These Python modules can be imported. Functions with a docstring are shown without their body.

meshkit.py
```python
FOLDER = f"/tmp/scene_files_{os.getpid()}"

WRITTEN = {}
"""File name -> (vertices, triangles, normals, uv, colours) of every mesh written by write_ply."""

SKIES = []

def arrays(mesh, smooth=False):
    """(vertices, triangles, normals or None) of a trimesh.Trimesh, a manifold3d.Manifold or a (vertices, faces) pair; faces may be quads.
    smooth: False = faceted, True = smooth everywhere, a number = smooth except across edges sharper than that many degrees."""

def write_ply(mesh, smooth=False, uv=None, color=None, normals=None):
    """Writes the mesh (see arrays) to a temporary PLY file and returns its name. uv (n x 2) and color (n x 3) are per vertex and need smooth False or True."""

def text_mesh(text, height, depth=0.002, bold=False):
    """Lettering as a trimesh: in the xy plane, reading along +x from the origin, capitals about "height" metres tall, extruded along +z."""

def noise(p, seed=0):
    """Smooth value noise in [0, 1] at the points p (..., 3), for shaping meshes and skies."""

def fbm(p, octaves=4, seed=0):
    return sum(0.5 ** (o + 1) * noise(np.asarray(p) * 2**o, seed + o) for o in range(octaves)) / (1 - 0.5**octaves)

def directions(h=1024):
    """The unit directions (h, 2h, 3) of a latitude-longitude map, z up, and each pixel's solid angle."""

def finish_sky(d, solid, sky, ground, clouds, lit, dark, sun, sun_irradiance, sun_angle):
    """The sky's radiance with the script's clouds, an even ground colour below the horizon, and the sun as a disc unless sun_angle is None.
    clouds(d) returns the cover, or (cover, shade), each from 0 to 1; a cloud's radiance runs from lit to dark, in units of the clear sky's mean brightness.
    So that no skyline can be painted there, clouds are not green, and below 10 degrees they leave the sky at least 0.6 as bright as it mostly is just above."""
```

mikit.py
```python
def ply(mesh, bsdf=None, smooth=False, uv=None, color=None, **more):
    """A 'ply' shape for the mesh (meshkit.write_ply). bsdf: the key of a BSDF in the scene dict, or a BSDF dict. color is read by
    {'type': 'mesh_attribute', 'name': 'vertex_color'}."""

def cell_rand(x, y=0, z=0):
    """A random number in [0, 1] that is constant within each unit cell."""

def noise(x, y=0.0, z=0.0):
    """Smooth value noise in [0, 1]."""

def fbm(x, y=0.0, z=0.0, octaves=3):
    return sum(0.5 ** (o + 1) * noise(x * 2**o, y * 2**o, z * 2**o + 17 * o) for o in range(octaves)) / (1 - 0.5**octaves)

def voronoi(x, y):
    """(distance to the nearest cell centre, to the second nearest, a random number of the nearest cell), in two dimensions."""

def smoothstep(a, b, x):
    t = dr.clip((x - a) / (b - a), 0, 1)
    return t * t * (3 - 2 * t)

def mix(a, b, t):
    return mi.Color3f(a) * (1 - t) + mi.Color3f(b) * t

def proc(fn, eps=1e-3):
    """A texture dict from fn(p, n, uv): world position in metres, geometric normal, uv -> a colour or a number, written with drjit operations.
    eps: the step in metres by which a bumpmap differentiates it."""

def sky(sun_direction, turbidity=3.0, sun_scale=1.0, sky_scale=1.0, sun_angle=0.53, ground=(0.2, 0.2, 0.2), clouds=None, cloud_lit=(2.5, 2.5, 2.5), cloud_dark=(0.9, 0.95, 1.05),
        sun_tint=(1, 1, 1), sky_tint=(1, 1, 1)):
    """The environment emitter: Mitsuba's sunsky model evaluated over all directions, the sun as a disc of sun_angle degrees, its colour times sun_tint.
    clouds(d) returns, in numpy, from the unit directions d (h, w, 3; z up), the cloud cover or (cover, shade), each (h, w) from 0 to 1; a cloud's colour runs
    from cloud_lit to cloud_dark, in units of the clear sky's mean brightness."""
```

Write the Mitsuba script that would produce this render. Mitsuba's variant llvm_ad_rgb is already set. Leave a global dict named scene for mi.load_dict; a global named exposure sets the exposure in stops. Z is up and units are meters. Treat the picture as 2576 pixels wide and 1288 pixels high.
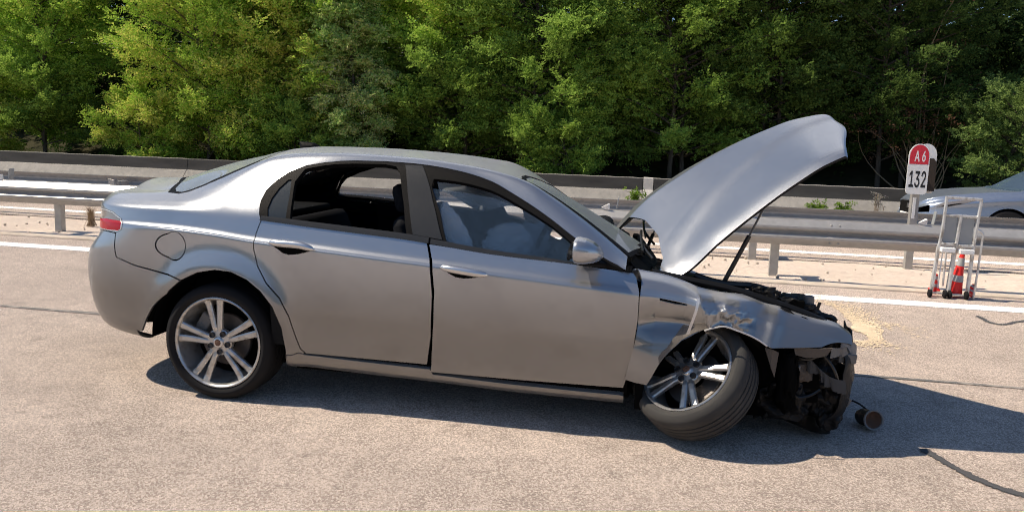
import math, random
import numpy as np, trimesh, shapely, shapely.ops, shapely.affinity
from shapely.geometry import Polygon, LineString, box as sbox, Point
from scipy.interpolate import Akima1DInterpolator, PchipInterpolator
from scipy.ndimage import map_coordinates
import manifold3d as m3
import drjit as dr
import mitsuba as mi
import mikit, meshkit
T = mi.ScalarTransform4f

# ---------------------------------------------------------------- camera, sky, exposure
CAM_F, CAM_ROLL, CAM_PITCH, CAM_YAW, CAM_H = 2050.0, 2.005, 8.177, -10.17, 1.5
_y, _p, _r = np.radians([CAM_YAW, CAM_PITCH, CAM_ROLL])
_fw = np.array([math.sin(_y) * math.cos(_p), math.cos(_y) * math.cos(_p), -math.sin(_p)])
_rt = np.array([math.cos(_y), -math.sin(_y), 0.0]); _up = np.cross(_rt, _fw)
_u = -_rt * math.sin(_r) + _up * math.cos(_r)
CAM_O = np.array([0, 0, CAM_H])
exposure = 2.0
SUN = np.array([-0.75, -0.10, 1.0])
scene = {
    'camera': {'type': 'perspective', 'fov_axis': 'x', 'fov': math.degrees(2 * math.atan(1288 / CAM_F)),
               'near_clip': 0.05, 'far_clip': 3000.0,
               'to_world': T().look_at(origin=CAM_O.tolist(), target=(CAM_O + _fw).tolist(), up=_u.tolist())},
    'sky': mikit.sky(SUN.tolist(), turbidity=3, sky_scale=.85, sun_tint=(.96, 1.0, 1.06)),
}
labels = {}
rng = np.random.default_rng(7)

# ---------------------------------------------------------------- helpers
def principled(color, rough=0.5, metallic=0.0, spec=0.5, **k):
    c = color if isinstance(color, dict) else {'type': 'rgb', 'value': list(color)}
    return {'type': 'twosided', 'b': {'type': 'principled', 'base_color': c, 'roughness': rough, 'metallic': metallic, 'specular': spec, **k}}

def numbered(key):
    if key not in scene and key not in _roots: return key
    n = 1
    while f'{key}_{n:03d}' in scene or f'{key}_{n:03d}' in _roots: n += 1
    return f'{key}_{n:03d}'
_roots = set()

def thing(name, label, cat, group=None, kind=None):
    k = numbered(name); _roots.add(k)
    labels[k] = {'label': label, 'category': cat}
    if group: labels[k]['group'] = group
    if kind: labels[k]['kind'] = kind
    return k

def put(key, mesh, bsdf, smooth=30, to_world=None, **more):
    """one entry of the scene; mesh may be (v, f, n) with normals"""
    key = numbered(key)
    if isinstance(mesh, tuple) and len(mesh) == 3:
        path = meshkit.write_ply((mesh[0], mesh[1]), True, normals=mesh[2])
        d = {'type': 'ply', 'filename': path, 'face_normals': False, 'bsdf': {'type': 'ref', 'id': bsdf}}
    else:
        d = mikit.ply(mesh, bsdf, smooth=smooth, **more)
    if to_world is not None: d['to_world'] = to_world
    scene[key] = d
    return key

def struct(key, mesh, bsdf, smooth=30, label=None, kind='structure', **more):
    k = put(key, mesh, bsdf, smooth, **more); labels[k] = {'kind': kind}
    if label: labels[k]['label'] = label
    return k

def join(ms): return trimesh.util.concatenate([m for m in ms if m is not None and len(m.faces)])
def tm(man):
    m = man.to_mesh(); return trimesh.Trimesh(m.vert_properties[:, :3], m.tri_verts, process=False)

def rbox(size, r=0.01, loc=(0, 0, 0), rot=None, seg=8):
    """box with rounded edges"""
    s = np.maximum(np.array(size, float) / 2 - r, 1e-4)
    pts = [m3.Manifold.sphere(r, seg).translate([sx * s[0], sy * s[1], sz * s[2]]) for sx in (-1, 1) for sy in (-1, 1) for sz in (-1, 1)]
    m = tm(m3.Manifold.batch_hull(pts))
    if rot is not None: m.apply_transform(np.array(trimesh.transformations.euler_matrix(*np.radians(rot))))
    m.apply_translation(loc); return m

def cbox(x0, x1, y0, y1, z0, z1, c=0.004):
    """box with chamfered edges, cheap"""
    p = []
    for a, b, d in ((0, c, c), (c, 0, c), (c, c, 0)):
        for x in (x0 + a, x1 - a):
            for y in (y0 + b, y1 - b):
                for z in (z0 + d, z1 - d): p.append((x, y, z))
    return trimesh.convex.convex_hull(np.array(p))

def tube(pts, r, seg=8, cap=True, up=None):
    pts = np.asarray(pts, float); n = len(pts)
    rr = np.broadcast_to(np.asarray(r, float), n)
    tg = np.gradient(pts, axis=0); tg /= np.linalg.norm(tg, axis=1, keepdims=True) + 1e-12
    a = np.array([0, 0, 1.0]) if abs(tg[0, 2]) < 0.9 else np.array([1.0, 0, 0])
    fr = []
    for i in range(n):
        a = a - tg[i] * (a @ tg[i]); a /= np.linalg.norm(a); fr.append((a.copy(), np.cross(tg[i], a)))
    th = np.arange(seg) * 2 * np.pi / seg
    v = np.vstack([pts[i] + rr[i] * (np.cos(th)[:, None] * fr[i][0] + np.sin(th)[:, None] * fr[i][1]) for i in range(n)])
    f = []
    for i in range(n - 1):
        for j in range(seg):
            k = (j + 1) % seg
            f += [[i * seg + j, i * seg + k, (i + 1) * seg + k], [i * seg + j, (i + 1) * seg + k, (i + 1) * seg + j]]
    if cap:
        v = np.vstack([v, pts[0], pts[-1]]); c0, c1 = len(v) - 2, len(v) - 1
        for j in range(seg):
            k = (j + 1) % seg; f += [[c0, k, j], [c1, (n - 1) * seg + j, (n - 1) * seg + k]]
    return trimesh.Trimesh(v, f, process=False)

def bez(ps, n=16):
    """smooth curve through points"""
    ps = np.asarray(ps, float); t = np.linspace(0, len(ps) - 1, n)
    if len(ps) < 3: return np.array([np.interp(t, range(len(ps)), ps[:, k]) for k in range(ps.shape[1])]).T
    return PchipInterpolator(range(len(ps)), ps)(t)

def lathe(prof, seg=48, axis='y'):
    """prof: (r, a) pairs; revolve about the axis"""
    prof = np.asarray(prof, float); th = np.arange(seg) * 2 * np.pi / seg; n = len(prof)
    v = np.array([[r * math.cos(t), a, r * math.sin(t)] for t in th for r, a in prof])
    f = []
    for i in range(seg):
        j = (i + 1) % seg
        for k in range(n - 1):
            f += [[i * n + k, i * n + k + 1, j * n + k + 1], [i * n + k, j * n + k + 1, j * n + k]]
    m = trimesh.Trimesh(v, f, process=False)
    if axis == 'z': m.apply_transform(trimesh.transformations.rotation_matrix(math.pi / 2, [1, 0, 0]))
    if axis == 'x': m.apply_transform(trimesh.transformations.rotation_matrix(-math.pi / 2, [0, 0, 1]))
    m.fix_normals(); return m

def sheet(P, thick=0.0):
    """grid of points (n, m, 3) to a mesh, optionally with thickness along the normals"""
    n, m = P.shape[:2]; idx = np.arange(n * m).reshape(n, m)
    q = np.stack([idx[:-1, :-1], idx[1:, :-1], idx[1:, 1:], idx[:-1, 1:]], -1).reshape(-1, 4)
    f = np.vstack([q[:, [0, 1, 2]], q[:, [0, 2, 3]]])
    v = P.reshape(-1, 3)
    if thick:
        nn = np.cross(np.gradient(P, axis=0), np.gradient(P, axis=1)); nn /= np.linalg.norm(nn, axis=-1, keepdims=True) + 1e-12
        v2 = (P - nn * thick).reshape(-1, 3); k = n * m
        ring = np.concatenate([idx[:, 0], idx[-1, 1:], idx[-2::-1, -1], idx[0, -2:0:-1]])
        rn = np.roll(ring, -1)
        side = np.vstack([np.stack([ring, rn, rn + k], 1), np.stack([ring, rn + k, ring + k], 1)])
        f = np.vstack([f, f[:, ::-1] + k, side[:, ::-1]]); v = np.vstack([v, v2])
    return trimesh.Trimesh(v, f, process=False)

def extr(poly, d):
    """shapely polygon in x,y extruded along z"""
    return trimesh.creation.extrude_polygon(poly, d, engine='earcut')

def xf(m, M): m = m.copy(); m.apply_transform(M); return m
def rotm(deg, ax, p=(0, 0, 0)): return trimesh.transformations.rotation_matrix(math.radians(deg), ax, p)
def trans(v): return trimesh.transformations.translation_matrix(v)
# ================================================================ the wrecked saloon car: body surface
# car frame: x forward from the rear axle, y to the left of the car (away from the camera), z up
CX, CY = -2.35, 4.91
CARW = T().translate([CX, CY, 0])
S0, VS = -0.30, 0.09
_zc = PchipInterpolator([-1, -.65, -.4, -.05, .21, .534, .9, 1.217, 1.524, 1.84, 2.278, 2.7, 3.0, 3.4], [.945, .957, .952, .936, .912, .89, .865, .844, .82, .798, .767, .733, .705, .66])
_zb = PchipInterpolator([-1, -.6, -.3, 0, .24, .51, .76, 1.075, 1.165, 1.52, 1.92, 2.23, 2.5], [1.03, 1.04, 1.044, 1.036, 1.022, 1.002, .985, .963, .953, .913, .888, .862, .84])
_zs = PchipInterpolator([-1, -.3, 0, .4, .8, 1.2, 1.7, 2.25, 3.4], [.33, .29, .25, .236, .222, .212, .195, .19, .19])
_wt = PchipInterpolator([-.3, .1, .6, 1.2, 2.0, 2.5, 2.8, 3.0, 3.2, 3.42], [.868, .895, .909, .912, .912, .905, .878, .838, .778, .695])
def _tab(st, *rows):
    return [PchipInterpolator(st, r) for r in rows]
_wx = [-1, -.6, -.3, 0, .12, .25, .4, .55, .7, .85, 1.0, 1.12, 1.287, 1.462, 1.58, 1.7, 1.812, 1.925, 2.035, 2.14, 2.25]
_wz = PchipInterpolator(_wx, [1.09, 1.105, 1.12, 1.20, 1.235, 1.272, 1.315, 1.339, 1.349, 1.351, 1.347, 1.338, 1.314, 1.268, 1.213, 1.152, 1.088, 1.017, .955, .905, .872])
_ry = PchipInterpolator([-1, -.3, 0, .2, .4, .6, 1.0, 1.3, 1.5, 1.65, 1.79, 1.955, 2.12, 2.25], [.60, .60, .585, .56, .54, .53, .53, .55, .585, .615, .645, .68, .72, .752])
_rz = PchipInterpolator([-1, -.6, -.3, 0, .2, .4, .6, 1.0, 1.3, 1.5, 1.65, 1.79, 1.955, 2.12, 2.25], [1.12, 1.13, 1.163, 1.275, 1.352, 1.378, 1.386, 1.378, 1.350, 1.318, 1.277, 1.204, 1.10, .985, .893])
_ct = PchipInterpolator([-1, -.95, -.79, -.6, -.5, -.3, -.08, .04, .29, .58, .86, 1.14, 1.34, 1.53, 1.744, 1.911, 2.089, 2.25], [1.145, 1.165, 1.172, 1.205, 1.24, 1.305, 1.358, 1.388, 1.411, 1.414, 1.406, 1.382, 1.35, 1.308, 1.235, 1.15, 1.05, .955])
# rear-end depth of each control line
_XE = np.array([-.96, -1.01, -1.05, -1.075, -1.085, -1.07, -.985, -.98, -.985, -.99, -.99, -.985, -.98, -.975, -.97])
_ZR = np.array([.30, .33, .40, .48, .58, .70, .80, .93, .95, 1.04, 1.05, 1.06, 1.075, 1.082, 1.085])
_PX = np.array([.85] * 10 + [.9, .95, 1, 1, 1])

def _controls(s):
    s = np.asarray(s, float); sc = np.maximum(s, S0); n = len(s)
    zc, zb, zs, wt = _zc(np.maximum(s, -1)), _zb(s), _zs(s), _wt(sc)
    wz = _wz(s); wy = .845 - .60 * (wz - .95); wy = np.where(s < .1, np.interp(s, [-1, -.3, 0, .1], [.70, .70, .705, wy[np.argmin(abs(s - .1))]]), wy)
    by = np.interp(s, [-1, -.3, .2, 1.2, 2.0, 2.3], [.825, .825, .848, .855, .858, .85])
    ry, rz, ct = _ry(s), _rz(s), _ct(s)
    Y = np.stack([wt * .80, wt * .918, wt * .957, wt * .981, wt, wt, wt - .002, wt - .007, wt - .024, np.minimum(by, wt - .03), (by + wy) / 2 + .014, wy, ry, ry * .55, 0 * s])
    Z = np.stack([zs - .03, zs, zs + .07, zs + .20, zs + .36, np.maximum(zs + .45, zc - .14), zc - .012, zc, zc + .022, zb, (zb + wz) / 2, wz, rz, rz + (ct - rz) * .70, ct])
    X = np.broadcast_to(s, Y.shape).copy()
    r = s < S0
    ph = np.clip((S0 - s[r]) / (S0 + 1), 0, 1) * np.pi / 2
    a = (np.clip((S0 - s[r]) / (S0 + 1), 0, 1))[None] ** 1.5
    X[:, r] = S0 + (_XE[:, None] - S0) * np.where(_PX[:, None] > .99, ph[None] * 2 / np.pi, np.sin(ph)[None] ** _PX[:, None])
    Y[:, r] *= np.cos(ph)[None] ** .48
    k = np.r_[0:10]
    Z[np.ix_(k, np.nonzero(r)[0])] = Z[k][:, r] * (1 - a) + _ZR[k, None] * a
    return X, Y, Z

class Surf:
    """a surface on a regular grid of (s, v); v = VS * control index"""
    def __init__(self, s0, s1, ns, X, Y, Z, nt=20, post=None):
        k = len(X); tt = np.linspace(0, k - 1, (k - 1) * nt + 1)
        I = lambda A: Akima1DInterpolator(np.arange(k), A, method='makima')(tt)
        P = np.stack([I(X), -I(Y), I(Z)], -1).transpose(1, 0, 2)      # (ns, nt, 3)
        if post is not None: P = post(P)
        self.P, self.s0, self.ds, self.dv = P, s0, (s1 - s0) / (ns - 1), VS / nt
        N = np.cross(np.gradient(P, axis=0), np.gradient(P, axis=1))
        self.N = N / (np.linalg.norm(N, axis=-1, keepdims=True) + 1e-12)
    def ij(self, s, v): return np.stack([(np.asarray(s) - self.s0) / self.ds, np.asarray(v) / self.dv])
    def ev(self, s, v):
        c = self.ij(s, v)
        P = np.stack([map_coordinates(self.P[..., k], c, order=1, mode='nearest') for k in range(3)], -1)
        N = np.stack([map_coordinates(self.N[..., k], c, order=1, mode='nearest') for k in range(3)], -1)
        return P, N / (np.linalg.norm(N, axis=-1, keepdims=True) + 1e-12)
    def v_of_z(self, s, z, lo=1, hi=None):
        """v where the surface at s has height z (z rises with v)"""
        hi = self.P.shape[1] - 1 if hi is None else int(round(hi * VS / self.dv))
        lo = int(round(lo * VS / self.dv)); out = []
        for a, b in zip(np.atleast_1d(s), np.atleast_1d(z)):
            i = (a - self.s0) / self.ds; i0 = int(np.clip(math.floor(i), 0, len(self.P) - 2)); w = i - i0
            col = self.P[i0, lo:hi + 1, 2] * (1 - w) + self.P[i0 + 1, lo:hi + 1, 2] * w
            out.append((lo + np.interp(b, np.maximum.accumulate(col), np.arange(len(col)))) * self.dv)
        return np.array(out)
    def poly(self, sz, n=0.03, smooth=False, hi=11):
        """polygon given in (s, z) to (s, v)"""
        sz = np.asarray(sz, float)
        if smooth: sz = smooth_loop(sz)
        ring = LineString(np.vstack([sz, sz[:1]])).segmentize(n); c = np.array(ring.coords)[:-1]
        return Polygon(np.stack([c[:, 0], self.v_of_z(c[:, 0], c[:, 1], hi=hi)], 1)).buffer(0)
    def cut(self, poly, ds=.03, dv=.022, off=0.0, hem=0.014, flip=False):
        """(v, f, n) of the part of the surface inside the polygon, with its edge folded in by hem"""
        V, F, N, base = [], [], [], 0
        for g in getattr(poly, 'geoms', [poly]):
            if g.is_empty or g.area < 1e-7 or g.geom_type != 'Polygon': continue
            x0, y0, x1, y1 = g.bounds; sh = shapely.prepared.prep(g)
            xs = np.arange(math.floor(x0 / ds), math.ceil(x1 / ds) + 1) * ds; ys = np.arange(math.floor(y0 / dv), math.ceil(y1 / dv) + 1) * dv
            pts, fs, ids = [], [], {}
            def vid(p):
                k = (round(p[0], 6), round(p[1], 6))
                if k not in ids: ids[k] = len(pts); pts.append(k)
                return ids[k]
            for i in range(len(xs) - 1):
                for j in range(len(ys) - 1):
                    c = sbox(xs[i], ys[j], xs[i + 1], ys[j + 1])
                    if sh.contains(c):
                        q = [vid(p) for p in ((xs[i], ys[j]), (xs[i + 1], ys[j]), (xs[i + 1], ys[j + 1]), (xs[i], ys[j + 1]))]
                        fs += [[q[0], q[1], q[2]], [q[0], q[2], q[3]]]
                    elif sh.intersects(c):
                        for h in shapely.get_parts(g.intersection(c)):
                            if h.geom_type != 'Polygon' or h.area < 1e-9: continue
                            vv, ff = trimesh.creation.triangulate_polygon(h, engine='earcut')
                            m = [vid(p) for p in vv]
                            for t in ff:
                                t = [m[k] for k in t]
                                a, b, cc = (pts[k] for k in t)
                                ar = (b[0] - a[0]) * (cc[1] - a[1]) - (b[1] - a[1]) * (cc[0] - a[0])
                                if abs(ar) > 1e-12: fs.append(t if ar > 0 else t[::-1])
            pts = np.array(pts); P, n = self.ev(pts[:, 0], pts[:, 1])
            V.append(P + n * off); N.append(n); F.append(np.array(fs) + base); base += len(P)
            if hem:
                for r in [g.exterior, *g.interiors]:
                    c = np.array(r.segmentize(.02).coords); P, n = self.ev(c[:, 0], c[:, 1]); P = P + n * off
                    tg = np.gradient(P, axis=0); sd = np.cross(tg, n); sd /= np.linalg.norm(sd, axis=1, keepdims=True) + 1e-12
                    k = len(c); V += [P, P - n * abs(hem)]; N += [sd, sd]
                    i = np.arange(k - 1)
                    F.append(np.vstack([np.stack([i, i + 1, i + 1 + k], 1), np.stack([i, i + 1 + k, i + k], 1)]) + base); base += 2 * k
        v, f, n = np.vstack(V), np.vstack(F), np.vstack(N)
        return v, f, n

def smooth_loop(p, n=6):
    p = np.asarray(p, float); q = np.vstack([p[-2:], p, p[:2]]); m = len(p)
    t = np.arange(-2, m + 2); u = np.linspace(0, m, m * n + 1)[:-1]
    return np.stack([Akima1DInterpolator(t, q[:, k], method='makima')(u) for k in (0, 1)], 1)

def mirror(m):
    v, f, n = m; k = np.array([1, -1, 1]); return v * k, f[:, ::-1], n * k
def merge(*ms):
    V, F, N, b = [], [], [], 0
    for v, f, n in ms: V.append(v); F.append(f + b); N.append(n); b += len(v)
    return np.vstack(V), np.vstack(F), np.vstack(N)

def _flare(P):
    r = np.hypot(P[..., 0] - 0.0, P[..., 2] - .34); a = np.exp(-((r - .40) / .085) ** 2) * (P[..., 2] > .2)
    a = np.where(r < .40, 1, a) * np.clip((1.0 - P[..., 2]) / .2, 0, 1) * np.clip((-P[..., 1] - .5) / .2, 0, 1)
    P = P.copy(); P[..., 1] -= .030 * a; return P
_ns = 661; _s = np.linspace(-1, 2.3, _ns)
BODY = Surf(-1, 2.3, _ns, *_controls(_s), post=_flare)
# ---------------------------------------------------------------- materials
def _rgb(*c): return {'type': 'rgb', 'value': list(c)}
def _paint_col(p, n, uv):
    d = mikit.fbm(p.x * 3, p.y * 3, p.z * 5, 3); lowz = mikit.smoothstep(0.90, 0.5, p.z)  # road dirt low down, spread up to the crease to paint a darker reflection
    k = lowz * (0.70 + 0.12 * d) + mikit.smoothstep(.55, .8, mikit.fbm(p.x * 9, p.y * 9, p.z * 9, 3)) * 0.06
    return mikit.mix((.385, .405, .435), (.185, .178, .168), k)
def _paint_rough(p, n, uv):
    lowz = mikit.smoothstep(0.8, 0.2, p.z)
    return 0.33 + 0.10 * lowz + 0.06 * mikit.fbm(p.x * 6, p.y * 6, p.z * 6, 3)
def _paint_metal(p, n, uv): return .86 - .48 * mikit.smoothstep(.80, .98, dr.abs(n.z)) - .10 * mikit.smoothstep(.5, .2, p.z)     # less metallic on what faces up
def paint(col, r1=.17, r2=None, w=.45):
    mk = lambda r: {'type': 'principled', 'base_color': col, 'metallic': mikit.proc(_paint_metal), 'roughness': r, 'specular': .5, 'clearcoat': 1.0, 'clearcoat_gloss': .97}
    return {'type': 'twosided', 'b': {'type': 'blendbsdf', 'weight': w, 'a': mk(r1), 'c': mk(r2)}}
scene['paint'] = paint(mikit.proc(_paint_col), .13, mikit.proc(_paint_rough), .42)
def veiled(w, c): return {'type': 'blendbsdf', 'weight': w, 'a': {'type': 'thindielectric', 'int_ior': 1.52}, 'c': {'type': 'twosided', 'b': {'type': 'diffuse', 'reflectance': _rgb(*c)}}}  # clear pane blended with an even diffuse coat
scene['sky_veil_glass'] = veiled(.035, (.30, .46, .60))  # bluish coat paints the sky reflection into the side pane
scene['dusty_sky_glass'] = veiled(.36, (.42, .48, .52))  # dust on the windscreen, painted sky reflection on the rear window
scene['black_plastic'] = principled((.007, .007, .0075), .55, 0, .06)
scene['gloss_trim'] = principled((.03, .032, .035), .3, 0, .25)
scene['dark_hole'] = principled((.004, .004, .004), .9, 0, .03)
scene['cabin_dark'] = principled((.010, .011, .012), .75, 0, .12)
scene['cabin_grey'] = principled((.05, .052, .055), .75, 0, .3)
scene['seat_cloth'] = principled((.014, .015, .018), .85, 0, .1)
scene['airbag_cloth'] = {'type': 'principledthin', 'base_color': _rgb(.66, .72, .78), 'roughness': .8, 'spec_trans': 0.0, 'diff_trans': 1.1, 'eta': 1.3}
def _tyre(p, n, uv):
    return mikit.mix((.03, .03, .03), (.062, .06, .057), mikit.fbm(p.x * 7, p.y * 7, p.z * 7, 4))
scene['tyre'] = principled((.011, .011, .012), .75, 0, .2)
scene['tyre_dusty'] = principled(mikit.proc(_tyre), .85, 0, .3)
def _alloy(p, n, uv):
    return mikit.mix((.52, .52, .51), (.30, .27, .23), .8 * mikit.smoothstep(.45, .8, mikit.fbm(p.x * 25, p.y * 25, p.z * 25, 3)))
scene['alloy'] = principled(mikit.proc(_alloy), .33, .75, .5)
scene['alloy_dark'] = principled((.05, .05, .052), .5, .5)
scene['chrome'] = {'type': 'twosided', 'b': {'type': 'roughconductor', 'material': 'Cr', 'alpha': .12}}
scene['mirror_glass'] = {'type': 'twosided', 'b': {'type': 'roughconductor', 'material': 'Ag', 'alpha': .075}}
scene['satin_metal'] = principled((.62, .63, .65), .25, .9, .5)
scene['disc_steel'] = principled((.10, .09, .085), .5, .7)
scene['rust'] = principled((.16, .09, .06), .8, .2)
scene['glass'] = {'type': 'thindielectric', 'int_ior': 1.52}
scene['tinted_glass'] = principled((.02, .025, .028), .05, 0, .6, clearcoat=.3)
scene['red_lens'] = principled((.30, .003, .010), .2, 0, .3, clearcoat=.4)
scene['clear_lens'] = principled((.22, .20, .19), .12, .35, .7, clearcoat=1.0)
scene['engine_black'] = principled((.007, .007, .0075), .5, 0, .25)
scene['engine_grey'] = principled((.13, .13, .13), .55, .3)
scene['bare_plastic'] = principled((.19, .185, .18), .6)
scene['brown_plastic'] = principled((.075, .064, .056), .65)
scene['grime_grey'] = principled((.13, .115, .10), .8)
scene['wire_black'] = principled((.01, .01, .01), .4)
scene['silver_edge'] = principled((.62, .62, .62), .35, .6)
scene['orange_tag'] = principled((.65, .16, .05), .5)

# ---------------------------------------------------------------- body panels
CAR = thing('wrecked_car', 'crashed silver four-door saloon with raised bonnet, torn-off front bumper and collapsed front wheel', 'car')
def sag(m):
    'the far front corner of the body shell has dropped'
    v = m[0].copy(); f = np.clip((v[:, 1] + .62) / 1.24, 0, 1.15) ** 1.4; w = np.clip((v[:, 0] - 1.30) / .45, 0, 1); v[:, 2] -= .115 * f * w * w * (3 - 2 * w); return v, m[1], m[2]
def C(name, mesh, bsdf, smooth=30):
    if isinstance(mesh, tuple) and len(mesh) == 3: mesh = sag(mesh)
    return Craw(name, mesh, bsdf, smooth)
def Craw(name, mesh, bsdf, smooth=30): return put(f'{CAR}__{name}', mesh, bsdf, smooth, to_world=CARW)
def L(key, text): labels[key] = {'label': text}
def ST(p): return Polygon([(a, b * VS) for a, b in p]).buffer(0)
GAP = .0024
def shr(p, g=GAP):
    'shrink for the panel gap, but not along the middle of the car (v = 14)'
    m = 14 * VS
    if p.bounds[3] > m - 1e-6:
        return p.union(shapely.affinity.scale(p, 1, -1, origin=(0, m))).buffer(-g, join_style=1).intersection(sbox(-9, -9, 9, m))
    return p.buffer(-g, join_style=1)
def ringof(p, w): return p.difference(shr(p, w))

ARCH = BODY.poly([(-.43, .12), (-.425, .29), (-.385, .385), (-.34, .50), (-.29, .60), (-.21, .666), (-.108, .716), (.005, .74), (.102, .735), (.195, .70), (.275, .643), (.342, .565), (.388, .451), (.403, .321), (.392, .246), (.385, .12)], hi=9)
ARCH = ARCH.union(sbox(-.428, 0, .386, 1.6 * VS))
RDOOR = BODY.poly([(.243, 1.021), (.222, .948), (.222, .868), (.248, .778), (.304, .69), (.38, .614), (.429, .522), (.467, .391), (.484, .335), (.512, .308), (.8, .307), (1.193, .305), (1.217, .466), (1.222, .684), (1.204, .848), (1.172, .953), (1.0, .971), (.76, .984), (.51, 1.001)], hi=9)
FDOOR = BODY.poly([(1.183, .945), (1.216, .846), (1.231, .712), (1.230, .552), (1.215, .31), (1.208, .267), (1.7, .267), (2.222, .273), (2.236, .323), (2.262, .473), (2.277, .63), (2.277, .767), (2.258, .835), (2.24, .858), (1.92, .887), (1.52, .912)], hi=9)
dlo_rear = BODY.poly([(.6, 1.0), (.24, 1.026), (.226, 1.05), (.217, 1.083), (.211, 1.117), (.221, 1.175), (.258, 1.223), (.311, 1.267), (.40, 1.309), (.50, 1.330), (.6, 1.3425)], n=.012)
DLO = dlo_rear.union(ST([(.59, 9.0), (1.0, 9.0), (1.6, 9.0), (2.235, 9.0), (2.215, 10.2), (2.16, 11.0), (.59, 11.0)])).buffer(.001)
SILL = ST([(.405, .0), (2.225, .0), (2.225, 1.6), (2.2, 1.66), (1.222, 1.66), (1.207, 2.0), (.51, 2.0), (.47, 2.1), (.43, 1.9), (.405, 1.9)])
TAIL = ST([(-.84, 8.35), (-.78, 8.5), (-.727, 8.62), (-.62, 8.66), (-.555, 8.55), (-.497, 8.13), (-.482, 7.2), (-.482, 5.95), (-.50, 5.80), (-.567, 5.92), (-.66, 6.15), (-.72, 6.35), (-.84, 6.5)])
BUMPER = ST([(-1.0, 0), (-1.0, 5.25), (-.86, 5.35), (-.80, 6.3), (-.72, 6.2), (-.567, 5.85), (-.509, 5.72), (-.478, 4.73), (-.402, 4.47), (-.307, 4.28), (-.195, 4.17), (-.24, 3.2), (-.39, .8), (-.36, 0)])
TRUNK = ST([(-1, 5.3), (-.88, 5.4), (-.85, 8.45), (-.79, 9.2), (-.70, 10.6), (-.55, 11.55), (-.47, 11.9), (-.50, 12.55), (-.60, 13.1), (-.77, 14), (-1, 14)])
BACKGLASS = ST([(-.505, 12.5), (-.46, 11.9), (-.39, 11.4), (-.33, 11.22), (-.27, 11.7), (-.2, 11.95), (-.03, 12.06), (.07, 12.2), (.115, 12.5), (.12, 12.8), (.09, 13.4), (.07, 14), (-.765, 14), (-.60, 13.07)])
ROOF = ST([(.13, 12.0), (1.605, 12.0), (1.60, 12.5), (1.565, 13), (1.535, 14), (.078, 14), (.10, 13.4), (.128, 12.8)])
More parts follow.
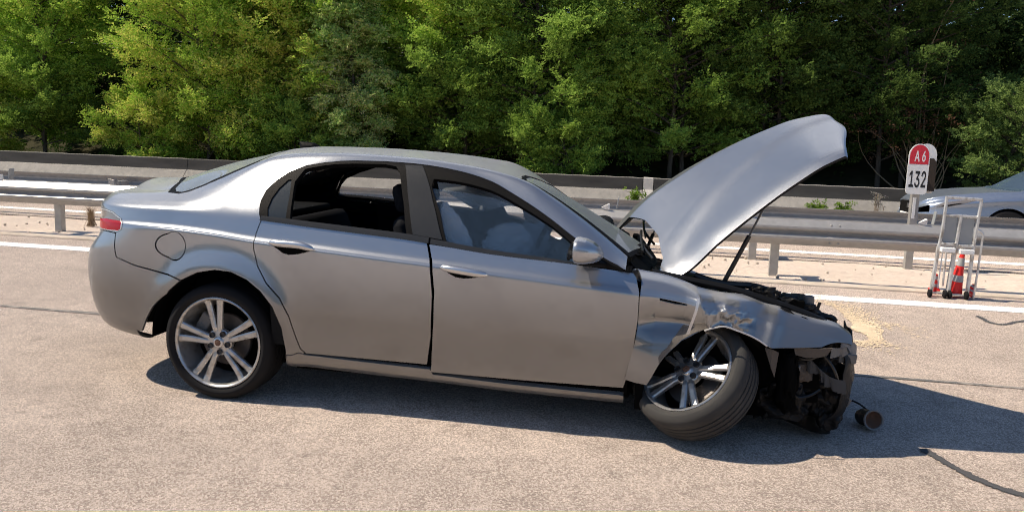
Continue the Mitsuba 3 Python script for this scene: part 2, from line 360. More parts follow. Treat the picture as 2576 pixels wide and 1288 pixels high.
SHIELD = ST([(1.61, 12.08), (1.606, 12.5), (1.572, 13), (1.542, 14), (2.29, 14), (2.27, 13), (2.215, 12.08)])
FUEL = Polygon([(-.262 + .072 * math.cos(a), 5.3 * VS + (.098 if math.sin(a) > 0 else .053) * math.sin(a)) for a in np.linspace(0, 2 * math.pi, 40)[:-1]])
FUEL = BODY.poly([(-.262 + .070 * math.cos(a), .853 + .078 * math.sin(a)) for a in np.linspace(0, 2 * math.pi, 48)[:-1]], n=.05, hi=9)
whole = ST([(-1, 0), (2.262, 0), (2.262, 8.99), (2.205, 9.6), (2.205, 12.0), (-1, 14)]).union(ST([(-1, 11), (.2, 11), (.2, 14), (-1, 14)]))
PILL_FRONT = ST([(2.205, 9.0), (2.3, 9.0), (2.3, 14), (2.205, 14)])
QUARTER = whole.difference(shapely.union_all([ARCH, RDOOR, FDOOR, DLO, SILL, TAIL, BUMPER, TRUNK, BACKGLASS, ROOF, SHIELD, FUEL, PILL_FRONT, sbox(1.1, 0, 2.4, 9.02 * VS), sbox(.5, 0, 1.3, 8.9 * VS)]))
QUARTER = max(getattr(QUARTER, 'geoms', [QUARTER]), key=lambda g: g.area)
BUMPER = BUMPER.difference(ARCH)

qp = BODY.cut(shr(QUARTER, .0025), .02, .015); C('rear_quarter_panel', qp, 'paint')
OPEN_RF = ST([(1.055, 9.17), (.0, 9.17), (.01, 9.6), (.05, 10.2), (.11, 10.62), (.22, 10.80), (.4, 10.84), (.86, 10.84), (.955, 10.6), (1.01, 9.9)])
qp2 = BODY.cut(shr(QUARTER.difference(OPEN_RF.buffer(.02)), .0025), .03, .02); C('rear_quarter_panel', mirror(qp2), 'paint')
rd = BODY.cut(shr(RDOOR)); RD = C('rear_door', rd, 'paint')
rd2 = C('rear_door', mirror(rd), 'paint')
fd = BODY.cut(shr(FDOOR), off=.006); FD = C('front_door', fd, 'paint'); L(FD, 'front door pushed out of line with the door behind it')
fd2 = C('front_door', mirror(fd), 'paint')
bm = BODY.cut(shr(BUMPER.union(sbox(-1, 0, -1, 0))), .02, .018); C('rear_bumper', merge(bm, mirror(bm)), 'paint')
tk = BODY.cut(shr(TRUNK, .002), .02, .018); C('boot_lid', merge(tk, mirror(tk)), 'paint')
rf = BODY.cut(ROOF); C('roof', merge(rf, mirror(rf)), 'paint')
sl = BODY.cut(shr(SILL, .001), .03, .012, off=.002, hem=.03); C('sill', sl, 'paint'); C('sill', mirror(sl), 'paint')
ff = BODY.cut(shr(FUEL, .002), .012, .012, off=.0005, hem=.008); C('fuel_flap', ff, 'paint')
bgm = BODY.cut(shr(BACKGLASS, .004), off=-.003, hem=0); BG = C('rear_window', merge(bgm, mirror(bgm)), 'dusty_sky_glass')
fr = BODY.cut(ringof(BACKGLASS, .022), .02, .012, off=-.001, hem=.004)
put(f'{BG}__rubber_seal', merge(fr, mirror(fr)), 'black_plastic', to_world=CARW)
ws = BODY.cut(shr(SHIELD, .004), off=-.003, hem=0); WS = C('windscreen', merge(ws, mirror(ws)), 'dusty_sky_glass')
fr = BODY.cut(ringof(SHIELD, .018), .02, .012, off=-.001, hem=.004)
put(f'{WS}__rubber_seal', sag(merge(fr, mirror(fr))), 'black_plastic', to_world=CARW)
# tail lamp: red below, clear above
red = TAIL.intersection(ST([(-.9, 0), (-.3, 0), (-.3, 7.95), (-.49, 7.75), (-.62, 7.9), (-.72, 7.55), (-.9, 7.45)]))
for sgn in (0, 1):
    a = BODY.cut(shr(TAIL.difference(red), .003), .015, .012, off=-.001); b = BODY.cut(shr(red.intersection(TAIL.buffer(-.003)), .0005), .015, .012, off=.0015)
    tl = C('tail_lamp', a if not sgn else mirror(a), 'clear_lens'); put(f'{tl}__red_lens', b if not sgn else mirror(b), 'red_lens', to_world=CARW)
    rim = BODY.cut(TAIL.difference(TAIL.buffer(-.006)), .015, .012, off=.002, hem=.004); put(f'{tl}__bright_rim', rim if not sgn else mirror(rim), 'silver_edge' if not sgn else 'black_plastic', to_world=CARW)

# windows: black frame, openings, panes
OPEN_R = ST([(.405, 9.16), (.392, 9.6), (.37, 10.4), (.405, 10.80), (.56, 10.84), (.86, 10.84), (.925, 10.78), (.955, 10.6), (1.01, 9.9), (1.055, 9.17)])
OPEN_Q = ST([(.275, 9.16), (.262, 9.5), (.268, 9.9), (.29, 10.25), (.325, 10.5), (.345, 10.5), (.362, 10.0), (.378, 9.16)])
OPEN_F = ST([(1.275, 9.14), (1.21, 9.9), (1.145, 10.40), (1.15, 10.56), (1.243, 10.60), (1.414, 10.67), (1.564, 10.74), (1.702, 10.75), (1.815, 10.74), (1.885, 10.66), (1.95, 10.45), (2.0, 10.0), (2.0, 9.16)])
FRAME = DLO.difference(shapely.union_all([OPEN_R, OPEN_Q, OPEN_F]))
frm = BODY.cut(shr(FRAME, .001), .02, .012, off=.001, hem=.03); C('window_frame', frm, 'black_plastic'); fr2 = BODY.cut(DLO.union(OPEN_RF.buffer(.02)).difference(shapely.union_all([OPEN_RF, OPEN_F])), .02, .012, off=.001, hem=.03); C('window_frame', mirror(fr2), 'black_plastic')
lower = ST([(.235, 8.96), (1.18, 8.96), (1.18, 9.16), (.24, 9.16)]); lower2 = ST([(1.19, 8.95), (1.95, 8.95), (1.95, 9.14), (1.19, 9.14)])
for w in (lower, lower2):
    m = BODY.cut(w, .03, .006, off=.007, hem=.008); C('window_sill_strip', m, 'gloss_trim')
bp = BODY.cut(ST([(.975, 10.86), (1.07, 10.90), (1.139, 10.35), (1.198, 9.75), (1.252, 9.17), (1.092, 9.17), (1.055, 9.7)]), .02, .012, off=.006, hem=.02)
C('door_pillar_trim', bp, 'gloss_trim'); C('door_pillar_trim', mirror(bp), 'gloss_trim')
m = BODY.cut(OPEN_Q.buffer(.004), .02, .012, off=-.006, hem=0); C('quarter_window', m, 'tinted_glass')
PANE = OPEN_F.buffer(.006).intersection(ST([(1.1, 9), (1.1, 10.36), (1.2, 10.39), (1.31, 10.43), (1.42, 10.50), (1.54, 10.62), (1.62, 10.70), (1.8, 10.72), (2.1, 10.6), (2.1, 9)]))
m = BODY.cut(PANE, .03, .02, off=-.014, hem=0); C('front_side_window', m, 'sky_veil_glass')
m = BODY.cut(OPEN_F.buffer(.006), .03, .02, off=-.012, hem=0); C('front_side_window', mirror(m), 'glass')
m = BODY.cut(OPEN_RF.buffer(.006), .03, .02, off=-.012, hem=0); C('rear_side_window', mirror(m), 'glass')
# mirror corner triangle
m = BODY.cut(ST([(1.94, 9.0), (2.19, 9.0), (2.19, 10.2), (2.03, 10.75), (1.985, 10.3)]), .02, .012, off=.005, hem=.01); C('mirror_corner_trim', m, 'black_plastic')

# inner shell that closes the gaps, wheel housings and floor
inner = ST([(-1, 2.2), (-.22, 2.2), (.3, .3), (2.24, .3), (2.24, 9.0), (.6, 9.0), (.21, 9.02), (.21, 11.2), (-.45, 11.2), (-1, 10.5)]).difference(ARCH)
m = BODY.cut(inner, .06, .05, off=-.03, hem=0); m2 = BODY.cut(inner.difference(OPEN_RF.buffer(.03)), .06, .05, off=-.03, hem=0); C('inner_shell', merge(m, mirror(m2)), 'dark_hole')
def house(x0, y0=-.9, r=.405, zc=.335):
    th = np.linspace(-.12, math.pi + .02, 28); ys = [y0 + .03, y0 + .34]
    P = np.array([[[x0 + r * math.cos(t), y, zc + r * math.sin(t)] for y in ys] for t in th]); m = sheet(P)
    disc = trimesh.Trimesh(np.vstack([P[:, 1], [[x0, ys[1], zc]]]), [[i, i + 1, len(th)] for i in range(len(th) - 1)], process=False)
    return join([m, disc])
hs = house(-.01); C('wheel_housing', hs, 'dark_hole'); hs2 = hs.copy(); hs2.vertices[:, 1] *= -1; hs2.invert(); C('wheel_housing', hs2, 'dark_hole')
C('floor_pan', join([cbox(-.93, -.42, -.60, .60, .34, .42), cbox(-.42, 2.3, -.72, .72, .20, .27), cbox(.42, 2.25, -.80, .80, .20, .26)]), 'dark_hole')

# ---------------------------------------------------------------- door handles, mirror, antenna
def handle(s0, s1, z0, z1, recess):
    rc = BODY.cut(BODY.poly(recess, hi=9), .02, .01, off=.0075, hem=.006)  # flat black plate stands in for the shade inside the recess
    zz = np.linspace(0, 1, 15); ss = s0 + (s1 - s0) * zz
    P, N = BODY.ev(ss, BODY.v_of_z(ss, z0 + (z1 - z0) * zz, hi=9))
    prof = .0205 * np.sqrt(np.clip(1 - (2 * zz - 1) ** 4, .02, 1)); path = P + N * (.012 + .016 * np.sqrt(np.clip(1 - (2 * zz - 1) ** 2, 0, 1)))[:, None]
    bar = tube(path, prof, 10); c = path.mean(0); 
    return rc, bar
r1 = [(.330, .895), (.365, .877), (.395, .857), (.43, .850), (.48, .856), (.54, .873), (.56, .882), (.45, .892)]
r2 = [(1.280, .826), (1.31, .806), (1.345, .790), (1.385, .786), (1.43, .790), (1.48, .800), (1.50, .810), (1.40, .820)]
for dn, rec, a in ((RD, r1, (.312, .578, .905, .881)), (FD, r2, (1.262, 1.516, .834, .811))):
    rc, bar = handle(*a, rec)
    h = put(f'{dn}__door_handle', bar, 'satin_metal', True, to_world=CARW); put(f'{dn}__recess_shade', rc, 'dark_hole', to_world=CARW)

# door mirror: shell with glass face to the rear
def mirror_shell():
    def ring(x, cy, cz, a, b): th = np.linspace(0, 2 * np.pi, 29)[:-1]; return np.stack([0 * th + x, cy + a * np.sign(np.cos(th)) * abs(np.cos(th)) ** .75, cz + b * np.sign(np.sin(th)) * abs(np.sin(th)) ** .75], 1)
    return ring
rg = mirror_shell()
sec = [(1.952, -.965, .972, .098, .058), (1.958, -.965, .972, .106, .066), (1.975, -.965, .972, .109, .069), (2.01, -.962, .970, .105, .065), (2.045, -.955, .965, .09, .054), (2.075, -.945, .958, .062, .036), (2.092, -.935, .952, .02, .012)]
R = np.array([rg(x, cy, cz, a * .93, b * .93) for x, cy, cz, a, b in sec]); v = R.reshape(-1, 3); n = 28; f = []
for i in range(len(sec) - 1):
    for j in range(n): k = (j + 1) % n; f += [[i * n + j, i * n + k, (i + 1) * n + k], [i * n + j, (i + 1) * n + k, (i + 1) * n + j]]
v = np.vstack([v, v[-n:].mean(0)]); f += [[len(v) - 2 - n + 1 + j, len(v) - 2 - n + 1 + (j + 1) % n, len(v) - 1] for j in range(n)]
msh = trimesh.Trimesh(v, f, process=False); msh.fix_normals()
MR = C('door_mirror', msh, 'paint', True)
gl = np.vstack([R[0], R[0].mean(0)]); mc = gl[-1].copy(); mn = np.array([-.97, .13, .21]); gl = mc + (gl - mc) * .93
gl[:, 0] = mc[0] - .012 + ((gl[:, 1] - mc[1]) * mn[1] + (gl[:, 2] - mc[2]) * mn[2]) / -mn[0]
put(f'{MR}__mirror_glass', trimesh.Trimesh(gl, [[(j + 1) % n, j, n] for j in range(n)], process=False), 'mirror_glass', to_world=CARW)
arm = tm(m3.Manifold.batch_hull([m3.Manifold.sphere(r, 10).translate(p) for p, r in (((1.99, -.93, .905), .012), ((2.07, -.91, .905), .012), ((2.0, -.82, .885), .016), ((2.13, -.82, .885), .014), ((2.03, -.83, .93), .014))]))
put(f'{MR}__mirror_foot', arm, 'black_plastic', True, to_world=CARW)
ant = tm(m3.Manifold.batch_hull([m3.Manifold.sphere(r, 10).translate(p) for p, r in (((.16, 0, 1.402), .03), ((.10, 0, 1.40), .026), ((.075, 0, 1.43), .006), ((.20, 0, 1.405), .01))]))
C('roof_aerial', ant, 'black_plastic', True)

# ---------------------------------------------------------------- front wing (fender), dented
_ft = PchipInterpolator([2.15, 2.269, 2.378, 2.52, 2.669, 2.808, 2.93, 3.051, 3.172, 3.267, 3.309, 3.4], [.885, .865, .85, .817, .785, .762, .736, .702, .665, .638, .612, .54])
def _fcontrols(s):
    wt = _wt(s); tp = _ft(s); zc = np.minimum(PchipInterpolator([2.1, 2.278, 2.5, 2.7, 3.0, 3.3, 3.4], [.775, .767, .742, .708, .645, .575, .5])(s), tp - .035)
    y_top = np.interp(s, [2.1, 2.4, 2.95, 3.3, 3.4], [.76, .745, .735, .655, .62])
    o = 0 * s
    Y = np.stack([wt * .90, wt * .955, wt * .985, wt, wt - .002, wt - .009, wt - .02, (wt - .03 + y_top) / 2 + .025, y_top + .012, y_top, y_top - .012])
    Z = np.stack([.15 + o, .28 + o, .42 + o, np.minimum(.54, zc - .05), zc - .016, zc, np.minimum(zc + .02, tp - .02), zc + (tp - zc) * .62 + .004, tp - .004, tp - .006, tp - .06])
    return np.broadcast_to(s, Y.shape).copy(), Y, Z
def _dents(P):
    P = P.copy(); x, z = P[..., 0].copy(), P[..., 2].copy()
    w = np.clip((2.62 - x) / .12, 0, 1)
    a = z - .615
    dent = np.where(a > 0, np.exp(-np.sqrt((a / .085) ** 2 + .02)), np.exp(-np.sqrt((a / .065) ** 2 + .02))) * .085 * w * np.clip((x - 2.2) / .16, 0, 1)
    lower = .035 * np.clip((.50 - z) / .2, 0, 1) * w
    def gc(cx, cz, rx, rz, ang=0):
        c, s_ = math.cos(ang), math.sin(ang); u, v = (x - cx) * c + (z - cz) * s_, -(x - cx) * s_ + (z - cz) * c
        return np.exp(-np.sqrt((u / rx) ** 2 + .03) - (v / rz) ** 2)
    def g(cx, cz, rx, rz, ang=0):
        c, s_ = math.cos(ang), math.sin(ang); u, v = (x - cx) * c + (z - cz) * s_, -(x - cx) * s_ + (z - cz) * c
        return np.exp(-(u / rx) ** 2 - (v / rz) ** 2)
    fold = .050 * gc(2.585, .72, .04, .16, .35) - .042 * gc(2.66, .71, .04, .13, .45) + .03 * gc(2.76, .69, .05, .05, 0) - .030 * gc(2.87, .70, .06, .11, -.7) + .030 * gc(2.95, .66, .20, .035, 1.25)
    q = np.stack([x * 14, 0 * x, z * 14], -1); crum = (abs(meshkit.fbm(q, 3, 5) - .5) - .12) * .11 * g(2.72, .68, .12, .055, -.2) + (meshkit.fbm(q * 2.2, 2, 9) - .5) * .022 * g(2.74, .67, .10, .04, -.2)
    slope = .10 * np.clip((z - .57) / .16, -.35, 1) * np.clip((x - 2.70) / .25, 0, 1) * np.clip((3.42 - x) / .3, .4, 1)      # the front of the wing leans in
    P[..., 1] += dent - lower - fold + crum + slope
    P[..., 2] -= .012 * g(2.62, .80, .10, .06)
    return P
WING = Surf(2.15, 3.40, 420, *_fcontrols(np.linspace(2.15, 3.4, 420)), nt=40, post=_dents)
wp = ST([(2.281, 4.6), (2.277, 3.3), (2.257, 2.36), (2.228, 1.34), (2.28, 1.25), (2.337, 1.2), (2.36, 1.5), (2.381, 1.83), (2.411, 2.24), (2.45, 2.65), (2.494, 3.0), (2.548, 3.2), (2.59, 3.34), (2.637, 3.46), (2.678, 3.52), (2.72, 3.5), (2.76, 3.46), (2.809, 3.37), (2.85, 3.28), (2.881, 3.17), (2.905, 3.05), (2.93, 2.98), (3.05, 3.0), (3.172, 3.04), (3.25, 3.5), (3.325, 4.16), (3.328, 7.6), (3.318, 9), (3.305, 10), (2.225, 10), (2.225, 9.5), (2.262, 8), (2.283, 7)])
SLOT = ST([(2.377, 4.2), (2.377, 3.9), (2.45, 3.86), (2.51, 3.9), (2.51, 4.1), (2.45, 4.15)])
wv = WING.cut(wp.difference(SLOT), .012, .012, hem=.012); FW = C('front_wing', wv, 'paint'); L(FW, 'crumpled front wing with torn wheel arch')
put(f'{FW}__lamp_slot', WING.cut(SLOT.buffer(.004), .02, .01, off=-.014, hem=0), 'dark_hole', to_world=CARW)
# the undamaged wing of the far side
WING2 = Surf(2.15, 3.40, 200, *_fcontrols(np.linspace(2.15, 3.4, 200)), nt=20)
w2 = WING2.cut(Polygon([(2.27, 1 * VS), (2.30, 1 * VS), (2.32, 2.5 * VS), (2.45, 3.7 * VS), (2.7, 4.3 * VS), (2.75, 6 * VS), (2.6, 7 * VS), (2.4, 8.5 * VS), (2.25, 8.5 * VS)]), .03, .03)
C('front_wing', mirror(w2), 'paint')
# torn bright strip, arch liner rag and film over the tear
strip = sheet(np.array([[[x + dx, y, z] for dx in (-.006, .007)] for x, y, z in bez([(2.560, -.925, .768), (2.552, -.945, .71), (2.534, -.94, .64), (2.520, -.925, .585)], 10)]), .004)
put(f'{FW}__torn_strip', strip, 'silver_edge', to_world=CARW)
th = np.linspace(0, 1, 12)
def rag(pts, d, w, amp, seed):
    c = bez(pts, 26); q = meshkit.fbm(np.stack([c[:, 0] * 30, c[:, 1] * 30, c[:, 2] * 30], 1), 3, seed) - .5
    rows = [c + np.array(d) * k * w + np.stack([q * amp * k, q * amp, q * amp * k], 1) * (.3 + k) for k in np.linspace(0, 1, 5)]
    return sheet(np.array(rows).transpose(1, 0, 2), .003)
put(f'{FW}__scraped_edge', WING.cut(ST([(2.392, 2.0), (2.411, 2.26), (2.45, 2.67), (2.494, 3.02), (2.548, 3.22), (2.62, 3.42), (2.60, 3.55), (2.545, 3.42), (2.51, 3.42), (2.475, 3.2), (2.45, 3.02), (2.425, 2.7), (2.40, 2.5), (2.386, 2.25)]), .012, .008, off=.003, hem=.003), 'grime_grey', to_world=CARW)
put(f'{FW}__torn_edge', tube(bez([(2.60, -.915, .607), (2.64, -.925, .625), (2.69, -.93, .638), (2.75, -.925, .622), (2.83, -.91, .592), (2.90, -.90, .55)], 24), .0045, 6), 'silver_edge', to_world=CARW)
# ---------------------------------------------------------------- wheels
def wheel(face_mat, tyre_mat, key, M, R=.335, rl=.262, wid=.215, spin=97, flat=None):
    """outer face towards -y at y=0; M places it"""
    def W(nm, mesh, bs, sm=30, base=key):
        mesh = mesh.copy(); mesh.apply_transform(M)
        if flat is not None: mesh.vertices[:, 2] = np.maximum(mesh.vertices[:, 2], flat)
        return put(f'{base}__{nm}', mesh, bs, sm, to_world=CARW)
    rb = rl - .006
    tp = [(rb, .006), (rb + .012, -.006), (rb + .030, -.016), (R - .035, -.014), (R - .016, -.003), (R - .006, .012), (R - .001, .030)]
    for k in range(4):
        y = .040 + k * (wid - .07) / 4
        tp += [(R, y), (R, y + .019), (R - .008, y + .021), (R - .008, y + .027), (R, y + .029)]
    tp += [(R, wid - .03), (R - .006, wid - .012), (R - .03, wid + .004), (rb, wid)]
    t = lathe(tp, 96)
    W('tyre', t, tyre_mat, 40)
    rim = lathe([(rl - .012, .012), (rl - .002, .002), (rl, -.004), (rl - .006, -.008), (rl - .013, -.004), (rl - .018, .006), (rl - .022, .03), (rl - .028, .06), (rl - .05, .12), (rl - .05, .2)], 96)
    W('rim', rim, face_mat, 35)
    rimk = f'{key}__rim'
    W('inner_barrel', lathe([(.005, .15), (rl - .055, .15), (rl - .052, .195)], 48), 'dark_hole')
    for k in range(5):
        a0 = math.radians(spin + 72 * k); ms = []
        for sg in (-1, 1):
            P = []
            for r, off, w, y0, th in ((.045, .012, .014, .018, .03), (.085, .016, .015, .010, .026), (.15, .024, .0165, .012, .022), (.21, .033, .0185, .012, .02), (rl - .016, .041, .022, .006, .02)):
                P.append((r, sg * off, w, y0, th))
            for (r1, o1, w1, y1, t1), (r2, o2, w2, y2, t2) in zip(P[:-1], P[1:]):
                pts = [(r, s * w * q + o, y + e) for r, o, w, y, t_ in ((r1, o1, w1, y1, t1), (r2, o2, w2, y2, t2)) for s in (-1, 1) for q, e in ((.55, 0), (1, .006), (1, t_))]
                ms.append(trimesh.convex.convex_hull(np.array(pts)))
        s = join(ms); v = s.vertices; c, sn = math.cos(a0), math.sin(a0)
        s = trimesh.Trimesh(np.stack([v[:, 0] * c - v[:, 1] * sn, v[:, 2], v[:, 0] * sn + v[:, 1] * c], 1), s.faces, process=False); s.fix_normals()
        W('spoke', s, face_mat, 25)
        ab = a0 + math.radians(36); p = (.054 * math.cos(ab), .0, .054 * math.sin(ab))
        W('bolt_hole', xf(lathe([(.0, .012), (.0115, .012), (.0125, .006), (.0155, .004), (.0165, .010), (.016, .02)], 16), trans(p)), face_mat if False else 'alloy_dark', 30)
    hub = lathe([(.0, .006), (.028, .006), (.031, .009), (.034, .012), (.045, .014), (.066, .016), (.074, .022), (.074, .05)], 40)
    W('hub', hub, face_mat, 30)
    cap = W('centre_cap', lathe([(.0, .001), (.020, .002), (.0275, .005), (.029, .008)], 28), 'satin_metal')
    W('emblem', lathe([(.0, -.0005), (.012, 0), (.0185, .0012), (.0185, .003)], 24), 'rust', base=cap)
    W('brake_disc', lathe([(.06, .095), (.145, .095), (.147, .098), (.147, .118), (.06, .118)], 48), 'disc_steel', 25)
    W('brake_caliper', xf(rbox((.075, .06, .15), .012), trans((.148 * math.cos(2.6), .09, .148 * math.sin(2.6))) @ np.array(trimesh.transformations.rotation_matrix(-2.6, [0, 1, 0]))), 'engine_grey', 30)
RW = f'{CAR}__rear_wheel'; _roots.add(RW)
wheel('alloy', 'tyre', RW, trans((-.014, -.872, .326)), R=.327, rl=.257, wid=.22)
# the far rear wheel and the far front wheel
RW2 = f'{CAR}__rear_wheel_001'; _roots.add(RW2); wheel('alloy', 'tyre', RW2, trans((0, .872, .335)) @ np.diag([-1, -1, 1, 1.]), spin=60)
# collapsed front wheel: face turned to the rear and up
def frame_of(n, c):
    n = np.array(n, float); n /= np.linalg.norm(n); e1 = np.cross(n, [0, 0, 1]); e1 /= np.linalg.norm(e1); e2 = np.cross(e1, n)
    M = np.eye(4); M[:3, 0] = -e1; M[:3, 1] = -n; M[:3, 2] = e2; M[:3, 3] = c; return M
FWHEEL = f'{CAR}__front_wheel'; _roots.add(FWHEEL)
Mf = frame_of((-.47, -.60, .655), (2.528, -.82, .385))
wheel('alloy', 'tyre_dusty', FWHEEL, Mf, R=.312, rl=.241, wid=.20, spin=84, flat=.002)
L(FWHEEL, 'front wheel folded out at the bottom under the torn wing')
FW2 = f'{CAR}__front_wheel_001'; _roots.add(FW2); wheel('alloy', 'tyre', FW2, trans((2.55, .80, .30)) @ np.diag([-1, -1, 1, 1.]), spin=60)

# ---------------------------------------------------------------- bonnet
_N = PchipInterpolator(np.linspace(0, 1, 7), np.array([(2.362, -.69, .838), (2.465, -.70, .872), (2.623, -.70, 1.036), (2.763, -.70, 1.172), (2.965, -.69, 1.347), (3.125, -.67, 1.462), (3.236, -.64, 1.513)]))
_C = PchipInterpolator(np.linspace(0, 1, 7), np.array([(2.10, .02, .975), (2.25, .03, 1.165), (2.46, .06, 1.333), (2.66, .10, 1.467), (2.90, .10, 1.600), (3.10, .09, 1.683), (3.262, .06, 1.712)]))
_F = PchipInterpolator(np.linspace(0, 1, 7), np.array([(2.035, .64, .925), (2.13, .66, 1.05), (2.27, .69, 1.19), (2.42, .69, 1.31), (2.57, .68, 1.41), (2.68, .66, 1.475), (2.76, .64, 1.50)]))
nP, nQ = 70, 61
p = np.linspace(0, 1, nP)[:, None]; q = np.linspace(0, 1, nQ)[None]
h = 1 - abs(2 * q - 1)
p0 = np.interp(q, [0, .03, .08, .2, .35, .5, .65, 1], [0, .02, .11, .15, .13, .075, .015, 0])
pp = p0 + (1 - p0) * p
N_, C_, F_ = _N(pp), _C(pp), _F(pp)
qq = q[..., None]; c0 = .5
wq = np.where(qq < .5, qq / .5, (1 - qq) / .5); ws_ = .62 * wq + .38 * (1 - (1 - wq) ** 2)
H = np.where(qq < .5, N_ * (1 - ws_) + C_ * ws_, F_ * (1 - ws_) + C_ * ws_)
H = H + np.array([.055, 0, .012]) * (np.exp(-((qq - .27) / .17) ** 2) * np.broadcast_to(p, (nP, nQ))[..., None] ** 5)
tq, tp_ = np.gradient(H, axis=1), np.gradient(H, axis=0); nn = np.cross(tp_, tq); nn /= np.linalg.norm(nn, axis=-1, keepdims=True)
P01 = np.broadcast_to(pp, H.shape[:2]); Q01 = np.broadcast_to(q, H.shape[:2])
def ridge(line, w): return np.exp(-((Q01 - line) / w) ** 2)
lineA = .03 + .43 * P01 ** .95; lineB = 1 - lineA
bump = .010 * (ridge(lineA, .045) + ridge(lineB, .045)) * np.clip(P01 * 5, 0, 1) + .010 * np.clip((Q01 - lineA) / .07, 0, 1) * np.clip((lineB - Q01) / .07, 0, 1) - .022
edge = -.018 * (np.clip(1 - Q01 / .05, 0, 1) ** 2 + np.clip(1 - (1 - Q01) / .05, 0, 1) ** 2) - .012 * np.clip((P01 - .96) / .04, 0, 1) ** 2
edge = edge - .03 * np.exp(-(P01 / .06) ** 2) * (np.clip(1 - Q01 / .12, 0, 1))
if nn[nP // 2, nQ // 2, 2] < 0: nn = -nn
H = H + nn * (bump + edge)[..., None]
BN = C('bonnet', sheet(H[::-1], .0) if False else sheet(H, 0), 'paint', True); L(BN, 'bonnet standing open and bent')
inn = H - nn * .012; fr = (np.minimum(np.minimum(Q01, 1 - Q01) / .06, np.minimum((1 - P01) / .05, (P01 - p0) / .05))).clip(0, 1)
inn = inn - nn * (.018 * fr * (1 - .6 * ((np.sin(Q01 * 19) > .3) & (np.sin(P01 * 13) > -.2))))[..., None]
put(f'{BN}__inner_panel', sheet(inn), 'engine_black', True, to_world=CARW)
bd = np.concatenate([np.arange(nP) * nQ, (nP - 1) * nQ + np.arange(1, nQ), (np.arange(nP - 1)[::-1]) * nQ + nQ - 1, np.arange(1, nQ - 1)[::-1]])
a, b = H.reshape(-1, 3)[bd], (H - nn * .012).reshape(-1, 3)[bd]
put(f'{BN}__folded_edge', sheet(np.stack([np.vstack([a, a[:1]]), np.vstack([b, b[:1]])], 1)), 'engine_black', True, to_world=CARW)
def strut(p0, p1, p2):
    k = C('bonnet_strut', tube([p0, p1], .012, 10), 'wire_black'); put(f'{k}__piston_rod', tube([p1, p2], .0055, 8), 'engine_grey', to_world=CARW)
strut((2.70, -.60, .80), (2.81, -.60, 1.049), (2.915, -.57, 1.29)); strut((2.28, .60, .80), (2.318, .60, .905), (2.42, .62, 1.22))

# ---------------------------------------------------------------- engine bay and torn front
def lump(c, size, seed, amp=.3, sub=3, rot=None):
    m = trimesh.creation.icosphere(subdivisions=sub); v = m.vertices; d = 1 + amp * (meshkit.fbm(v * 2.3 + seed * 7.1, 3, seed) - .5) * 2
    m.vertices = np.sign(v) * abs(v) ** .7 * d[:, None] * np.array(size) / 2
    if rot is not None: m.apply_transform(np.array(trimesh.transformations.euler_matrix(*np.radians(rot))))
    m.apply_translation(c); return m
EB = C('engine_bay', join([trimesh.convex.convex_hull(np.array([(x, y, z) for y in (-.70, -.66) for x, z in ((2.28, .3), (2.28, .82), (2.75, .74), (3.16, .60), (3.2, .3))])), cbox(2.24, 2.30, -.72, .72, .28, .80), cbox(2.3, 3.2, -.68, .62, .22, .26), cbox(2.3, 3.16, .56, .60, .26, .42)]), 'dark_hole')
def E_(nm, m, bs, sm=30): return put(f'{EB}__{nm}', m, bs, sm, to_world=CARW)
E_('engine_cover', rbox((.50, .62, .10), .03, (2.75, .02, .60), (0, 10, 0)), 'engine_black')
cx_, cy_ = np.meshgrid(np.linspace(2.33, 3.24, 60), np.linspace(-.715, -.18, 30), indexing='ij'); cz_ = _ft(cx_) - .022 - .05 * np.clip((cy_ + .45) / .3, 0, 1) + .075 * (meshkit.fbm(np.stack([cx_ * 9, cy_ * 9, 0 * cx_], -1), 3, 3) - .5) - .05 * np.clip((cx_ - 3.1) / .14, 0, 1)
E_('inner_wing_clutter', sheet(np.stack([cx_, cy_, cz_], -1), .02), 'engine_black', 35)
E_('battery', rbox((.20, .27, .16), .012, (2.85, .38, .44)), 'engine_black')
E_('air_filter_box', rbox((.28, .24, .16), .03, (2.80, -.42, .62), (3, 12, 8)), 'engine_black')
E_('strut_tower', xf(lathe([(.0, .02), (.05, .02), (.055, 0), (.085, -.004), (.09, -.03), (.10, -.10)], 24, 'z'), trans((2.55, -.60, .80))), 'engine_black')
E_('bulkhead_seal', tube(bez([(2.33, -.70, .845), (2.52, -.69, .815), (2.72, -.69, .785), (2.92, -.68, .735), (3.10, -.67, .68), (3.22, -.64, .63)], 30), .018, 8), 'engine_black')
for k, pts in enumerate([[(2.42, -.60, .78), (2.6, -.5, .76), (2.75, -.45, .73), (2.95, -.45, .69)], [(2.75, -.63, .77), (2.9, -.56, .73), (3.05, -.5, .68), (3.2, -.45, .58)], [(2.55, -.62, .83), (2.7, -.64, .80), (2.85, -.6, .79), (3.0, -.6, .74)], [(3.0, -.62, .72), (3.1, -.58, .71), (3.2, -.55, .64), (3.25, -.5, .5)]]):
    E_('hose', tube(bez(pts, 22), (.022, .014, .017, .012)[k], 8), 'wire_black')
for k, (c, s) in enumerate([((2.93, -.62, .755), (.10, .10, .07)), ((3.02, -.60, .73), (.12, .12, .06)), ((3.12, -.60, .69), (.10, .10, .06)), ((2.86, -.64, .775), (.07, .06, .05)), ((3.22, -.55, .63), (.12, .12, .06))]):
    E_('broken_bracket', lump(c, s, k + 1, .5), 'engine_black', False)
E_('coolant_cap', xf(lathe([(0, .02), (.025, .02), (.027, .015), (.027, -.02)], 20, 'z'), trans((3.13, -.585, .735))), 'engine_grey')
E_('hose_clip', rbox((.015, .012, .045), .003, (3.185, -.56, .70), (0, 15, 0)), 'wire_black')
